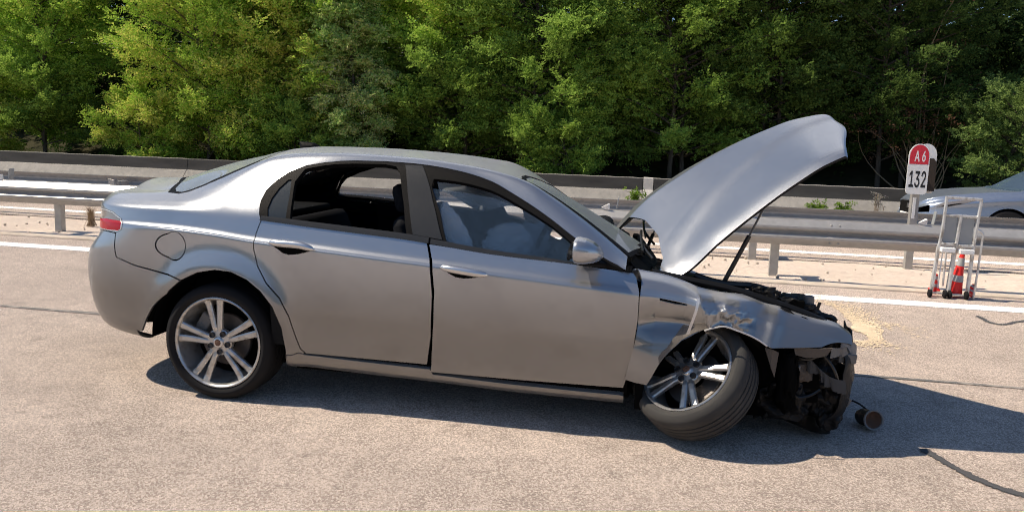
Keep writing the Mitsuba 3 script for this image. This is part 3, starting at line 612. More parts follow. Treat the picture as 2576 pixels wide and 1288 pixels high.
# wheel arch cavity
C('front_wheel_housing', join([cbox(2.30, 3.10, -.66, -.62, .12, .74), lump((3.03, -.72, .36), (.10, .22, .34), 41, .4), cbox(2.28, 2.32, -.86, -.62, .16, .6)]), 'dark_hole')
# front carrier
FC = C('front_carrier', join([rbox((.10, 1.20, .09), .012, (3.27, 0, .52)), rbox((.09, .10, .36), .012, (3.23, -.50, .36)), rbox((.09, .10, .36), .012, (3.23, .50, .36)), rbox((.10, 1.12, .08), .012, (3.24, 0, .19))]), 'engine_black')
def K(nm, m, bs, sm=30): return put(f'{FC}__{nm}', m, bs, sm, to_world=CARW)
K('radiator', cbox(3.17, 3.20, -.46, .46, .2, .5), 'engine_black'); 
K('crash_beam', rbox((.07, .95, .11), .015, (3.335, .06, .43)), 'engine_black')
K('lamp_bracket', sheet(np.array([[(3.04, -.80, .535), (3.05, -.80, .495)], [(3.10, -.81, .535), (3.10, -.80, .485)], [(3.17, -.80, .537), (3.16, -.79, .488)], [(3.22, -.79, .54), (3.20, -.78, .50)]]), .006), 'brown_plastic')
K('lamp_bracket', sheet(np.array([[(2.90, -.84, .53), (2.905, -.83, .52)], [(2.93, -.85, .525), (2.935, -.84, .43)], [(2.965, -.84, .51), (2.955, -.83, .38)]]), .004), 'brown_plastic')
K('lamp_bracket', rag([(3.22, -.78, .54), (3.26, -.76, .535), (3.30, -.74, .54)], (0, .0, -.05), 1, .05, 4), 'engine_grey')
K('washer_bottle', lump((3.08, -.66, .395), (.17, .14, .12), 4, .35, rot=(0, 20, 0)), 'brown_plastic', 40)
K('bottle_cap', rbox((.07, .03, .035), .006, (3.055, -.735, .41)), 'bare_plastic')
K('torn_panel', rag([(3.10, -.72, .50), (3.16, -.74, .44), (3.24, -.745, .38), (3.31, -.72, .365)], (.02, .01, -.06), 1, .07, 6), 'cabin_grey')
K('crumpled_mass', join([lump((3.16, -.50, .36), (.34, .34, .34), 51, .5, 4), lump((3.22, -.30, .28), (.28, .5, .36), 52, .5, 4), lump((3.02, -.56, .24), (.30, .28, .28), 53, .5, 4), lump((3.27, -.52, .22), (.16, .24, .30), 54, .45, 4), lump((2.86, -.50, .24), (.3, .25, .25), 55, .4, 4)]), 'engine_black', False)
def plate_(rows, th=.005): return sheet(np.array(rows), th)
fp = np.array([[(3.415, -.10, .54), (3.43, -.12, .40), (3.425, -.14, .24), (3.39, -.16, .13)], [(3.40, -.36, .535), (3.415, -.40, .38), (3.40, -.42, .21), (3.36, -.43, .12)], [(3.36, -.56, .52), (3.37, -.60, .36), (3.355, -.61, .20), (3.31, -.60, .12)], [(3.30, -.66, .49), (3.31, -.70, .34), (3.29, -.69, .20), (3.24, -.68, .14)]])
tt_ = np.linspace(0, 3, 28); fp = PchipInterpolator(range(4), PchipInterpolator(range(4), fp)(np.linspace(0, 3, 24)), axis=1)(tt_)
fp = fp + (meshkit.fbm(fp * 9, 3, 5) - .5)[..., None] * np.array([.05, .03, .02])
K('torn_bumper_skin', sheet(fp, .006), 'engine_black', 30)
K('number_board_mount', rbox((.05, .14, .05), .008, (3.375, -.46, .33)), 'engine_grey')
K('bumper_bracket', rag([(3.30, -.62, .55), (3.34, -.60, .54), (3.385, -.56, .51), (3.395, -.53, .47)], (-.01, -.02, -.055), 1, .03, 8), 'bare_plastic')
K('bumper_bracket', rbox((.10, .03, .05), .006, (3.33, -.63, .455), (0, 5, 20)), 'engine_grey')
K('bright_fastener', rbox((.02, .012, .05), .004, (3.40, -.45, .17), (10, 20, 0)), 'bare_plastic')
K('splash_tray', rag([(2.95, -.58, .13), (3.08, -.62, .09), (3.2, -.62, .05), (3.3, -.56, .03)], (.03, .26, .01), 1, .06, 12), 'engine_black')
for k, pts in enumerate([[(3.02, -.72, .50), (3.10, -.78, .47), (3.16, -.76, .49)], [(2.98, -.72, .47), (3.03, -.78, .33), (3.10, -.74, .26), (3.2, -.7, .3)], [(3.18, -.72, .5), (3.25, -.74, .42), (3.3, -.7, .3), (3.36, -.5, .2)]]):
    K('wire', tube(bez(pts, 20), .008, 6), 'wire_black')
K('suspension_arm', tube([(2.75, -.35, .17), (2.66, -.62, .16)], .03, 8), 'engine_black')
# windscreen wipers and cowl
CW = C('scuttle_panel', sheet(np.array([[(2.215, y * .99, .885 - .08 * abs(y) ** 2 * 0), (2.36 - .10 * abs(y), y * .98, .80)] for y in np.linspace(-.70, .70, 12)]) + 0, .006), 'black_plastic')
for y0, y1 in ((-.60, -.02), (.05, .62)):
    wk = C('wiper', tube(bez([(2.33, y0, .90), (2.26, (y0 + y1) / 2, .955), (2.25, y1, .985)], 10), .008, 6), 'wire_black')
    put(f'{wk}__wiper_blade', tube(bez([(2.275, y0 + .02, .935), (2.245, y1, .98)], 6), .006, 6), 'wire_black', to_world=CARW)
C('broken_cowl_piece', join([lump((2.25, -.28, .885), (.08, .14, .025), 21, .6), lump((2.28, -.12, .89), (.05, .08, .03), 23, .7), tube(bez([(2.22, -.3, .905), (2.26, -.25, .93), (2.30, -.15, .90)], 8), .009, 6)]), 'engine_black', False)

# ---------------------------------------------------------------- cabin
def seat(x, y, front=True):
    k = C('front_seat', join([rbox((.50, .50, .14), .05, (x + .28, y, .44), (0, -8, 0)), rbox((.13, .48, .64), .055, (x - .07, y, .74), (0, -14, 0))]), 'seat_cloth')
    put(f'{k}__headrest', rbox((.09, .26, .17), .04, (x - .18, y, 1.14), (0, -14, 0)), 'seat_cloth', to_world=CARW); return k
seat(1.08, -.37); seat(1.0, .37)
C('rear_seat', join([rbox((.5, 1.25, .16), .06, (.52, 0, .42), (0, -8, 0)), rbox((.15, 1.25, .56), .06, (.18, 0, .70), (0, -22, 0))]), 'seat_cloth')
C('dashboard', join([rbox((.40, 1.36, .22), .07, (1.97, 0, .83), (0, 8, 0)), rbox((.25, .26, .4), .05, (1.9, 0, .6)), tm(m3.Manifold.batch_hull([m3.Manifold.sphere(.06, 10).translate(t) for t in ((1.8, .24, .94), (1.8, .50, .94), (2.0, .24, .96), (2.0, .5, .96))]))]), 'cabin_dark', True)
ring = lathe([(.19 + .016 * math.cos(t), .016 * math.sin(t)) for t in np.linspace(0, 2 * np.pi, 13)], 40, 'x')
SW = C('steering_wheel', xf(ring, trans((1.64, .37, .93)) @ rotm(24, [0, 1, 0])), 'cabin_dark', True)
def bag(c, size, seed, rot=(0, 0, 0), flat=.2, mat='airbag_cloth'):
    m = trimesh.creation.icosphere(subdivisions=5); v = m.vertices.copy()
    v = v * (1 + .5 * (meshkit.fbm(v * 2.1 + seed, 4, seed) - .5)[:, None] + .22 * (np.abs(meshkit.noise(v * 3.4 + seed * 3, seed) - .5) ** .6)[:, None])
    m.vertices = v * np.array(size) / 2; m.apply_transform(np.array(trimesh.transformations.euler_matrix(*np.radians(rot)))); m.apply_translation(c); return m
C('deflated_airbag', bag((1.50, -.32, .885), (.26, .30, .24), 3, (0, 10, 0)), 'airbag_cloth', True)
k = C('deflated_airbag', bag((1.55, .38, .85), (.16, .40, .34), 6), 'airbag_cloth', True)
k = C('side_airbag', xf(bag((0, 0, 0), (.12, .07, .34), 9), trans((1.275, -.64, .97)) @ rotm(-24, [0, 1, 0])), 'airbag_cloth', True)
xx = np.linspace(.74, 1.40, 40); zz = np.linspace(0, 1, 14)
P = np.array([[(x, .66 + .02 * z + .012 * math.sin(x * 21 + z * 5) + .02 * (meshkit.noise(np.array([x * 9, z * 4, 1.0])) - .5), 1.30 - z * (.26 + .035 * math.sin(x * 13) + .04 * math.sin(x * 5 + 1))) for z in zz] for x in xx])
C('curtain_airbag', sheet(P, .006), 'airbag_cloth', True); L(f'{CAR}__curtain_airbag', 'deployed curtain airbag hanging along the far windows')
hl = BODY.cut(ST([(.0, 11.2), (1.52, 11.2), (1.50, 14), (.16, 14)]), .06, .06, off=-.035, hem=0); C('headlining', merge(hl, mirror(hl)), 'cabin_dark')
tr = BODY.cut(ST([(.30, 2.2), (2.2, 2.2), (2.2, 9.0), (.30, 9.0)]), .06, .05, off=-.055, hem=0); C('door_lining', mirror(tr), 'cabin_dark'); C('door_lining', tr, 'cabin_dark')
pk = join([rbox((.50, 1.2, .04), .015, (-.22, 0, .98))]); C('parcel_shelf', pk, 'cabin_dark')
IM = C('interior_mirror', rbox((.04, .22, .07), .018, (1.60, 0, 1.20)), 'cabin_dark')
HT = C('hanging_trim', lump((1.59, .0, 1.05), (.10, .10, .10), 31, .7), 'bare_plastic', False)
put(f'{HT}__orange_tag', lump((1.585, -.02, 1.072), (.05, .06, .04), 32, .4), 'orange_tag', False, to_world=CARW)
C('firewall', cbox(2.18, 2.215, -.78, .78, .25, .88), 'dark_hole')
# ================================================================ setting
def _asph(p, n, uv):
    d1, d2, w = mikit.voronoi(p.x * 118, p.y * 118); big = mikit.fbm(p.x * .9, p.y * .9, 0, 4); mid = mikit.fbm(p.x * 11, p.y * 11, 3, 3)
    c = mikit.mix((.25, .21, .182), (.57, .495, .435), mikit.smoothstep(.0, 1.0, w * .75 + .35 * mid))
    c = mikit.mix(c, (.62, .55, .48), mikit.smoothstep(.90, 1.0, w) * .8)
    gap = mikit.smoothstep(.04, .22, d2 - d1)
    c = mikit.mix((.17, .15, .135), c, .45 + .55 * gap)
    c = c * (1 - .10 * mikit.smoothstep(.58, .80, mikit.fbm(p.x * 2.3, p.y * 2.3, 9, 4)) - .18 * mikit.smoothstep(.76, .84, mikit.fbm(p.x * 7, p.y * 7, 4, 3)))
    trk = mikit.smoothstep(.9, .2, dr.abs(p.y - 3.0)) * .10 + mikit.smoothstep(.9, .2, dr.abs(p.y - 6.9)) * .06
    return c * mi.Color3f(1.0, .968, .95) * (0.86 + .34 * big - trk)
def _asph_h(p, n, uv):
    d1, d2, w = mikit.voronoi(p.x * 118, p.y * 118)
    return .0018 * mikit.smoothstep(.0, .3, d2 - d1) * (.4 + .6 * w) + .0006 * mikit.noise(p.x * 260, p.y * 260)
scene['asphalt'] = {'type': 'twosided', 'b': {'type': 'bumpmap', 'arbitrary': mikit.proc(_asph_h, eps=.0012), 'scale': 1.0, 'b': {'type': 'principled', 'base_color': mikit.proc(_asph), 'roughness': .88, 'specular': .35}}}
def _soil(p, n, uv):
    a, b = mikit.fbm(p.x * 2.2, p.y * 2.2, 0, 4), mikit.fbm(p.x * 22, p.y * 22, 5, 3)
    return mikit.mix((.38, .315, .265), (.53, .455, .39), .35 * a + .65 * b)
scene['sandy_soil'] = {'type': 'twosided', 'b': {'type': 'bumpmap', 'arbitrary': mikit.proc(lambda p, n, uv: .008 * mikit.fbm(p.x * 16, p.y * 16, 1, 3), eps=.006), 'scale': 1.0, 'b': {'type': 'principled', 'base_color': mikit.proc(_soil), 'roughness': .95, 'specular': .2}}}
def _conc(p, n, uv):
    a, b = mikit.fbm(p.x * .8, p.y * 3, p.z * 4, 4), mikit.fbm(p.x * 14, p.y * 14, p.z * 3, 3)
    return mikit.mix((.16, .155, .145), (.40, .38, .35), .5 * a + .5 * b)
def _barrier(p, n, uv):
    c = _conc(p, n, uv); k = mikit.smoothstep(.555, .575, p.z + .02 * mikit.fbm(p.x * 2, 0, 7, 3)); d = mikit.mix((.028, .028, .028), (.085, .083, .078), mikit.fbm(p.x * 1.5, p.y, p.z * 7, 4))
    return mikit.mix(c, d, k * mikit.smoothstep(.802, .797, p.z))
scene['barrier_concrete'] = principled(mikit.proc(_barrier), .85, 0, .25)
scene['concrete'] = principled(mikit.proc(_conc), .9, 0, .25)
scene['concrete_pale'] = principled(mikit.proc(lambda p, n, uv: mikit.mix((.34, .33, .31), (.52, .50, .47), mikit.fbm(p.x * 6, p.y * 6, p.z * 6, 3))), .9, 0, .25)
scene['kerb_stone'] = principled(mikit.proc(lambda p, n, uv: mikit.mix((.30, .25, .20), (.55, .48, .41), mikit.fbm(p.x * 5, p.y * 18, 0, 4))), .92, 0, .2)
def _line(p, n, uv):
    w = mikit.fbm(p.x * 6, p.y * 30, 0, 4); return mikit.mix((.42, .37, .32), (.80, .79, .77), mikit.smoothstep(.22, .42, w))
scene['line_paint'] = principled(mikit.proc(_line), .8, 0, .3)
scene['tar'] = principled(mikit.proc(lambda p, n, uv: mikit.mix((.13, .125, .122), (.29, .26, .235), mikit.smoothstep(.35, .8, mikit.fbm(p.x * 18, p.y * 18, 2, 3)))), .8, 0, .3)
def _galv(p, n, uv):
    a, b = mikit.fbm(p.x * 1.3, p.y * 5, p.z * 6, 4), mikit.fbm(p.x * 20, p.y * 20, p.z * 20, 2)
    return mikit.mix((.30, .29, .275), (.50, .495, .48), .6 * a + .4 * b)
scene['galvanised'] = principled(mikit.proc(_galv), .42, .45, .5)
scene['aluminium'] = principled(mikit.proc(lambda p, n, uv: mikit.mix((.66, .66, .65), (.36, .33, .29), mikit.smoothstep(.45, .8, mikit.fbm(p.x * 30, p.y * 30, p.z * 12, 3)))), .42, .6, .5)
scene['shadow_brown'] = principled((.05, .04, .034), .8, 0, .2)  # shadow of the front sign plate, put in as a colour
scene['panel_grey'] = principled((.34, .36, .37), .45, .3)
scene['white_enamel'] = principled((.78, .78, .77), .4)
scene['red_enamel'] = principled((.60, .025, .045), .4)
scene['black_ink'] = principled((.015, .015, .016), .5)
scene['cone_red'] = principled((.72, .025, .02), .5)
scene['cone_band'] = principled((.33, .35, .36), .4)
scene['grey_paint'] = {'type': 'twosided', 'b': {'type': 'principled', 'base_color': _rgb(.34, .40, .50), 'metallic': .75, 'roughness': .28, 'clearcoat': 1.0, 'clearcoat_gloss': .95}}
scene['sky_reflect_glass'] = principled((.05, .08, .13), .06, 0, .6, clearcoat=.5)  # sky reflection painted into the panes as a blue base
scene['sand_pale'] = principled(mikit.proc(lambda p, n, uv: mikit.mix((.58, .47, .32), (.70, .58, .42), mikit.fbm(p.x * 25, p.y * 25, 0, 3))), .95, 0, .2)

def strip(x0, x1, y0, y1, z, nx=2): 
    return sheet(np.array([[(x, y0, z), (x, y1, z)] for x in np.linspace(x0, x1, nx)])[:, ::-1] if False else np.array([[(x, y0, z), (x, y1, z)] for x in np.linspace(x0, x1, nx)]))
BIG = 900
struct('ground', sheet(np.array([[(-BIG, -BIG, -.05), (-BIG, BIG, -.05)], [(BIG, -BIG, -.05), (BIG, BIG, -.05)]])), 'sandy_soil', False)
struct('road', cbox(-220, 220, -9.0, 9.36, -.045, 0, .002), 'asphalt', False)
struct('kerb_strip', cbox(-120, 120, 9.42, 9.66, -.04, .006, .01), 'kerb_stone', False)
# sandy median, gently uneven
xs, ys = np.linspace(-22, 14, 240), np.linspace(9.68, 11.5, 22)
G = np.array([[(x, y, 0) for y in ys] for x in xs]); G[..., 2] = -.012 + .035 * (meshkit.fbm(np.stack([G[..., 0] * 2, G[..., 1] * 2, 0 * G[..., 0]], -1), 4, 3) - .5)
struct('median_soil', sheet(G), 'sandy_soil', True)
struct('far_road', cbox(-220, 220, 11.56, 16.5, -.045, 0, .002), 'asphalt', False)
for y0, y1, x0, x1 in ((8.52, 8.80, -60, 60), (5.42, 5.57, -8.3, -5.13), (12.30, 12.56, -60, 60)):
    struct(f'{"far_road" if y0 > 9 else "road"}__painted_line', strip(x0, x1, y0, y1, .004), 'line_paint', False)
jx = np.linspace(-40, 40, 400); jy = 5.69 + .02 * (meshkit.fbm(np.stack([jx * .8, 0 * jx, 0 * jx], 1), 3) - .5); jw = .012 + .02 * meshkit.noise(np.stack([jx * 2.1, 0 * jx, 0 * jx + 3], 1))
struct('road__joint_seal', sheet(np.stack([np.stack([jx, jy - jw, 0 * jx + .0045], 1), np.stack([jx, jy + jw, 0 * jx + .0045], 1)], 1)), 'tar', False)
def ribbon(pts, w, z=.005, n=50, seed=1):
    c = bez(pts, n); t = np.gradient(c, axis=0); t /= np.linalg.norm(t, axis=1, keepdims=True); s = np.stack([-t[:, 1], t[:, 0]], 1)
    k = w * (.75 + .5 * meshkit.noise(np.stack([c[:, 0] * 9, c[:, 1] * 9, 0 * c[:, 0] + seed], 1)))[:, None] / 2
    z_ = np.full((n, 1), z); return sheet(np.stack([np.hstack([c - s * k, z_]), np.hstack([c + s * k, z_])], 1))
def smear(pts, w, n, seed, r=(.006, .016)):
    """a soft-edged dark mark on the road, made of many small flat flecks along a curve"""
    q = np.random.default_rng(seed); c = bez(pts, 200); t = np.gradient(c, axis=0); t /= np.linalg.norm(t, axis=1, keepdims=True); i = q.integers(0, 200, n)
    p_ = c[i] + np.stack([-t[i, 1], t[i, 0]], 1) * (q.normal(0, .42, n).clip(-1.1, 1.1) * w * (.6 + .6 * meshkit.noise(np.stack([i * .06, 0 * i, 0 * i + seed], 1))))[:, None]
    rr, a_ = q.uniform(*r, n)[:, None], q.uniform(0, 6.28, n)[:, None] + np.arange(5) * 1.2566
    v = np.stack([p_[:, :1] + rr * np.cos(a_) * q.uniform(.6, 1.2, (n, 5)), p_[:, 1:] + rr * np.sin(a_) * q.uniform(.6, 1.2, (n, 5)), np.broadcast_to(.0032 + .0016 * q.random(n)[:, None], (n, 5))], -1).reshape(-1, 3)
    return trimesh.Trimesh(v, np.vstack([np.arange(n)[:, None] * 5 + t_ for t_ in ([0, 1, 2], [0, 2, 3], [0, 3, 4])]), process=False)
scene['tar_dark'] = principled((.075, .075, .078), .8, 0, .2)
struct('road__crack_seal', smear([(1.40, 4.31), (1.43, 4.22), (1.48, 4.08), (1.56, 3.93), (1.68, 3.82), (1.9, 3.72), (2.3, 3.6)], .022, 3000, 4), 'tar_dark', False, kind='stuff', label='dark curved tar seal over a crack in the asphalt')
struct('road__skid_mark', smear([(3.0, 8.2), (3.0, 7.95), (3.08, 7.85), (3.3, 8.05), (3.6, 8.3)], .022, 900, 5), 'tar_dark', False, kind='stuff', label='short hooked dark tyre mark beyond the wreck')
# spilled absorbent sand
def blot(cx, cy, rx, ry, seed, n=60, ang=0):
    th = np.linspace(0, 2 * np.pi, n + 1)[:-1]; r = .55 + .9 * meshkit.fbm(np.stack([np.cos(th) * 2.2, np.sin(th) * 2.2, 0 * th + seed], 1), 4, seed)
    x, y = r * rx * np.cos(th), r * ry * np.sin(th); c, s = math.cos(ang), math.sin(ang)
    v = np.vstack([np.stack([cx + x * c - y * s, cy + x * s + y * c, 0 * th + .005], 1), [[cx, cy, .006]]]); return trimesh.Trimesh(v, [[i, (i + 1) % n, n] for i in range(n)], process=False)
_n = 17000; q_ = rng.normal(0, 1, (_n, 2)); _i = rng.integers(0, 4, _n); _c = np.array([(1.62, 7.85), (1.68, 7.3), (1.5, 7.6), (1.66, 7.0)])[_i]; _w = np.array([(.19, .36), (.20, .2), (.16, .36), (.13, .2)])[_i]
_p = _c + q_ * _w; _keep = meshkit.fbm(np.stack([_p[:, 0] * 5, _p[:, 1] * 1.6, 0 * _p[:, 0]], 1), 3, 4) > .40; _p = _p[_keep]; _n = len(_p)
_r = rng.uniform(.003, .011, _n)[:, None] * np.array([[1.0, 1.5]]); _a = rng.uniform(0, 6.28, _n)[:, None] + np.arange(5) * 1.2566
_v = np.stack([_p[:, :1] + _r[:, :1] * np.cos(_a) * rng.uniform(.6, 1.2, (_n, 5)), _p[:, 1:] + _r[:, 1:] * np.sin(_a) * rng.uniform(.6, 1.2, (_n, 5)), np.broadcast_to(rng.uniform(.003, .009, _n)[:, None], (_n, 5))], -1).reshape(-1, 3)
_f = np.vstack([np.arange(_n)[:, None] * 5 + t for t in ([0, 1, 2], [0, 2, 3], [0, 3, 4])]); sp = [trimesh.Trimesh(_v, _f, process=False)]
SP = put('spilled_sand', join(sp), 'sand_pale', False); labels[SP] = {'label': 'pale yellow sand spilled on the road beyond the wreck', 'category': 'sand', 'kind': 'stuff'}
# pebbles in the median
pb = []
for i in range(160):
    x, y = rng.uniform(-12, 8), rng.uniform(9.7, 11.5); s = rng.uniform(.006, .022) * (1.8 if rng.random() < .06 else 1)
    m = trimesh.creation.icosphere(subdivisions=1); m.vertices *= s * rng.uniform(.6, 1.2, 3); m.apply_translation((x, y, 0)); pb.append(m)
PB = put('pebbles', join(pb), 'kerb_stone', True); labels[PB] = {'label': 'loose pebbles on the sandy median strip', 'category': 'pebbles', 'kind': 'stuff'}

# ---------------------------------------------------------------- guardrails
Wp = np.array([(0, .692), (-.010, .690), (-.068, .630), (-.080, .614), (-.081, .594), (-.062, .574), (-.018, .556), (-.012, .545), (-.018, .534), (-.062, .516), (-.081, .496), (-.080, .476), (-.066, .458), (-.012, .404), (0, .398)])
def beam(x0, x1, y, face=-1):
    n = max(2, int((x1 - x0) / 1.0)); X = np.linspace(x0, x1, n)
    P = np.array([[(x, y + (-face) * a + 0, z + .004 * math.sin(x * .7)) for a, z in Wp] for x in X]); return sheet(P, .004 if face < 0 else -.004)
def cpost(x, y, z1=.66):
    t = .006; return join([cbox(x - .05, x + .05, y - .0, y + t, -.3, z1, .001), cbox(x - .05, x - .05 + t, y + t, y + .09, -.3, z1, .001), cbox(x + .05 - t, x + .05, y + t, y + .09, -.3, z1, .001)])
def rail(label, y_beam, y_post, face, posts, refl, cuts):
    k = thing('guardrail', label, 'guardrail')
    for a, b in zip(cuts[:-1], cuts[1:]):
        put(f'{k}__beam', beam(a, b + .16, y_beam + (.005 if cuts.index(a) % 2 else 0), face), 'galvanised', 18)
        for dx in (.03, .08, .13):
            for z in (.645, .545, .445): pass
        bl = [xf(trimesh.creation.icosphere(subdivisions=1), trans((b + dx, y_beam + face * (.016 if abs(z - .545) < .01 else .065), z)) @ np.diag([.012, .008, .012, 1])) for dx in (.03, .12) for z in (.65, .545, .44)]
        put(f'{k}__bolts', join(bl), 'galvanised', True); labels[f'{k}__bolts'] = {'kind': 'stuff'}
    for x in posts:
        put(f'{k}__post', cpost(x, y_post), 'galvanised', False)
        ya, yb = sorted((y_beam - face * .0, y_post if face < 0 else y_post + .09))
        put(f'{k}__spacer', cbox(x - .045, x + .045, ya + .012, yb - .004, .46, .63, .006), 'galvanised', False)
    for x in refl:
        r = put(f'{k}__reflector', join([rbox((.016, .05, .07), .004, (x, y_beam + .02, .735)), tm(m3.Manifold.batch_hull([m3.Manifold.sphere(.004, 6).translate(t) for t in ((x - .085, y_beam - .01, .725), (x - .005, y_beam - .03, .765), (x - .005, y_beam + .05, .765), (x - .005, y_beam, .70))]))]), 'white_enamel', False)
        put(f'{r}__plate', rbox((.01, .09, .15), .003, (x + .10, y_beam + .08, .78), (0, 8, 0)), 'panel_grey')
    return k
px = [1.38 - 4.835 * i for i in range(-2, 6)]
rail('galvanised steel guardrail just behind the wreck and in front of the other guardrail', 9.80, 10.05, -1, px, (-.60, 1.08, 2.95, -8.95), [-40, -22, -14, -6.05, 1.9, 9.9, 18, 34])
rail('galvanised steel guardrail on the far side of the median, beside the grey moving car', 11.72, 11.36, 1, [x - .11 for x in px], (), [-40, -24, -12, -4.2, 3.8, 11.8, 30])

# ---------------------------------------------------------------- concrete barrier
BW = thing('concrete_barrier', 'long low concrete safety barrier at the foot of the trees', 'barrier')
bprof = [(16.55, -.1), (16.55, .30), (16.60, .335), (16.80, .545), (16.83, .56), (16.86, .79), (16.875, .805), (17.03, .805), (17.045, .79), (17.08, .56), (17.36, .30), (17.36, -.1)]
x = -41.0; i = 0
segs = []
while x < 24:
    if -.5 < x < -.3 or abs(x + .36) < .02: ln, mt = .21, 'concrete_pale'
    else: ln, mt = 5.08, 'barrier_concrete'
    if x + ln > -.36 > x + .05: ln = -.36 - x
    dy, dz = rng.normal(0, .006), rng.normal(0, .004)
    m = extr(Polygon(bprof).buffer(-.004).buffer(.004), ln - .012); v = m.vertices; m.vertices = np.stack([v[:, 2] + x, v[:, 0] + dy, v[:, 1] + dz], 1); m.fix_normals()
    k = put(f'{BW}__barrier_segment', m, mt, False)
    if mt == 'concrete_pale': labels[k] = {'label': 'short pale infill piece of the barrier'}
    x += ln; i += 1
# ---------------------------------------------------------------- kilometre marker sign
KM = thing('kilometre_marker', 'kilometre marker post with round-topped red and white plates reading A6 132', 'road sign')
def plate_poly(w, h, r=.035):
    top = [(w / 2 * math.cos(a), h - w * .62 + w * .62 * math.sin(a)) for a in np.linspace(0, math.pi, 25)]
    return Polygon([(-w / 2, r), (-w / 2 + r * .3, r * .3), (-w / 2 + r, 0), (w / 2 - r, 0), (w / 2 - r * .3, r * .3), (w / 2, r)] + top)
def sign_xf(x, y, z, yaw): return trans((x, y, z)) @ rotm(yaw, [0, 0, 1]) @ rotm(90, [1, 0, 0])
SW_, SH_ = .245, .635
M1 = sign_xf(3.19, 11.16, .978, -4)
pl = plate_poly(SW_, SH_)
put(f'{KM}__front_plate', xf(extr(pl, .02), M1), 'white_enamel', False); FPk = f'{KM}__front_plate'
redp = pl.buffer(-.012).intersection(sbox(-1, SH_ - .255, 1, 1))
put(f'{FPk}__red_field', xf(extr(redp, .002), M1 @ trans((0, 0, .0205))), 'red_enamel', False)
def lettering(text, h, cx, y0, bold, mat, key, M, z, sx=1.0):
    m = meshkit.text_mesh(text, h, .0015, bold); b = m.bounds; m.apply_translation((-(b[0][0] + b[1][0]) / 2, -b[0][1], 0)); m.vertices[:, 0] *= sx
    put(key, xf(m, M @ trans((cx, y0, z))), mat, False)
lettering('A 6', .125, .010, SH_ - .222, True, 'white_enamel', f'{FPk}__lettering', M1, .0228, .48)
lettering('132', .195, .002, .085, True, 'black_ink', f'{FPk}__lettering', M1, .0208, .41)
M2 = sign_xf(3.355, 11.44, .985, -4)
put(f'{KM}__rear_plate', xf(extr(pl, .02), M2), 'white_enamel', False)
sd = xf(extr(Polygon([(-.118, .03), (.118, .03), (.118, .40), (.08, .45), (-.08, .45), (-.118, .40)]), .05), M2 @ trans((.0, .0, .021))); put(f'{KM}__plate_shadow', sd, 'shadow_brown', False)  # dark box paints the shadow of the front plate onto the rear one
put(f'{KM}__post', join([cbox(3.185, 3.275, 11.26, 11.266, -.2, 1.3, .001), cbox(3.185, 3.191, 11.266, 11.36, -.2, 1.3, .001), cbox(3.269, 3.275, 11.266, 11.36, -.2, 1.3, .001)]), 'galvanised', False)
put(f'{KM}__pale_strip', cbox(3.20, 3.235, 11.252, 11.258, .66, .93, .001), 'white_enamel', False)

# ---------------------------------------------------------------- wheeled aluminium rack with cones
RK = thing('wheeled_rack', 'wheeled aluminium frame rack holding red traffic cones by the white line', 'rack')
def R_(nm, m, bs='aluminium', sm=30): return put(f'{RK}__{nm}', m, bs, sm)
yk = 9.12
def bar(a, b, w=.022, y0=yk, y1=None):
    a, b = np.array([a[0], y0, a[1]]), np.array([b[0], y0 if y1 is None else y1, b[1]]); return tube([a, b], w / 2 * 1.15, 6)
for a, b in (((2.916, 1.057), (2.909, .70)), ((2.909, .70), (2.889, .545)), ((2.889, .545), (2.862, .07)), ((3.248, 1.046), (3.222, .52)), ((3.222, .52), (3.212, .04)), ((3.071, .871), (3.056, .56)), ((3.052, .55), (3.03, .07))):
    R_('upright', bar(a, b, .030 if a[1] > .6 else .036))
for a, b in (((2.905, 1.055), (3.255, 1.047)), ((2.915, .872), (3.228, .864))): R_('cross_bar', bar(a, b, .026))
R_('cross_bar', rbox((.14, .05, .02), .004, (2.975, yk - .02, .578))); R_('cross_bar', rbox((.14, .05, .02), .004, (3.145, yk - .02, .564)))
R_('panel', rbox((.135, .012, .285), .004, (2.985, yk + .02, .715)), 'panel_grey'); R_('panel', rbox((.130, .012, .285), .004, (3.145, yk + .02, .71)), 'panel_grey')
R_('tray', rbox((.135, .10, .05), .008, (2.965, yk - .03, .515)), 'white_enamel'); R_('tray', rbox((.14, .10, .05), .008, (3.145, yk - .03, .505)), 'white_enamel')
R_('inner_rail', bar((2.985, .49), (2.985, .12), .02, yk + .05)); R_('inner_rail', bar((2.94, .49), (2.93, .10), .012, yk + .02), 'white_enamel')
R_('centre_plate', rbox((.04, .01, .46), .003, (3.035, yk + .01, .30), (0, 3, 0)), 'panel_grey')
R_('side_frame', tube(bez([(3.235, yk, .74), (3.29, yk, .705), (3.302, yk, .68), (3.298, yk, .60), (3.29, yk, .3), (3.277, yk, .01)], 24), .012, 8))
R_('axle', bar((2.86, .055), (3.0, .045), .018)); R_('axle', bar((3.04, .045), (3.21, .04), .018))
for x in (2.845, 2.992, 3.038, 3.20):
    k = R_('wheel', xf(lathe([(.0, 0), (.03, 0), (.042, .006), (.045, .018), (.042, .03), (.03, .036), (0, .036)], 20, 'x'), trans((x - .018, yk - .02, .046))), 'tyre')
    put(f'{k}__hub', xf(lathe([(0, -.003), (.014, -.003), (.016, 0)], 12, 'x'), trans((x + .019, yk - .02, .046)) @ rotm(180, [0, 0, 1])), 'aluminium')
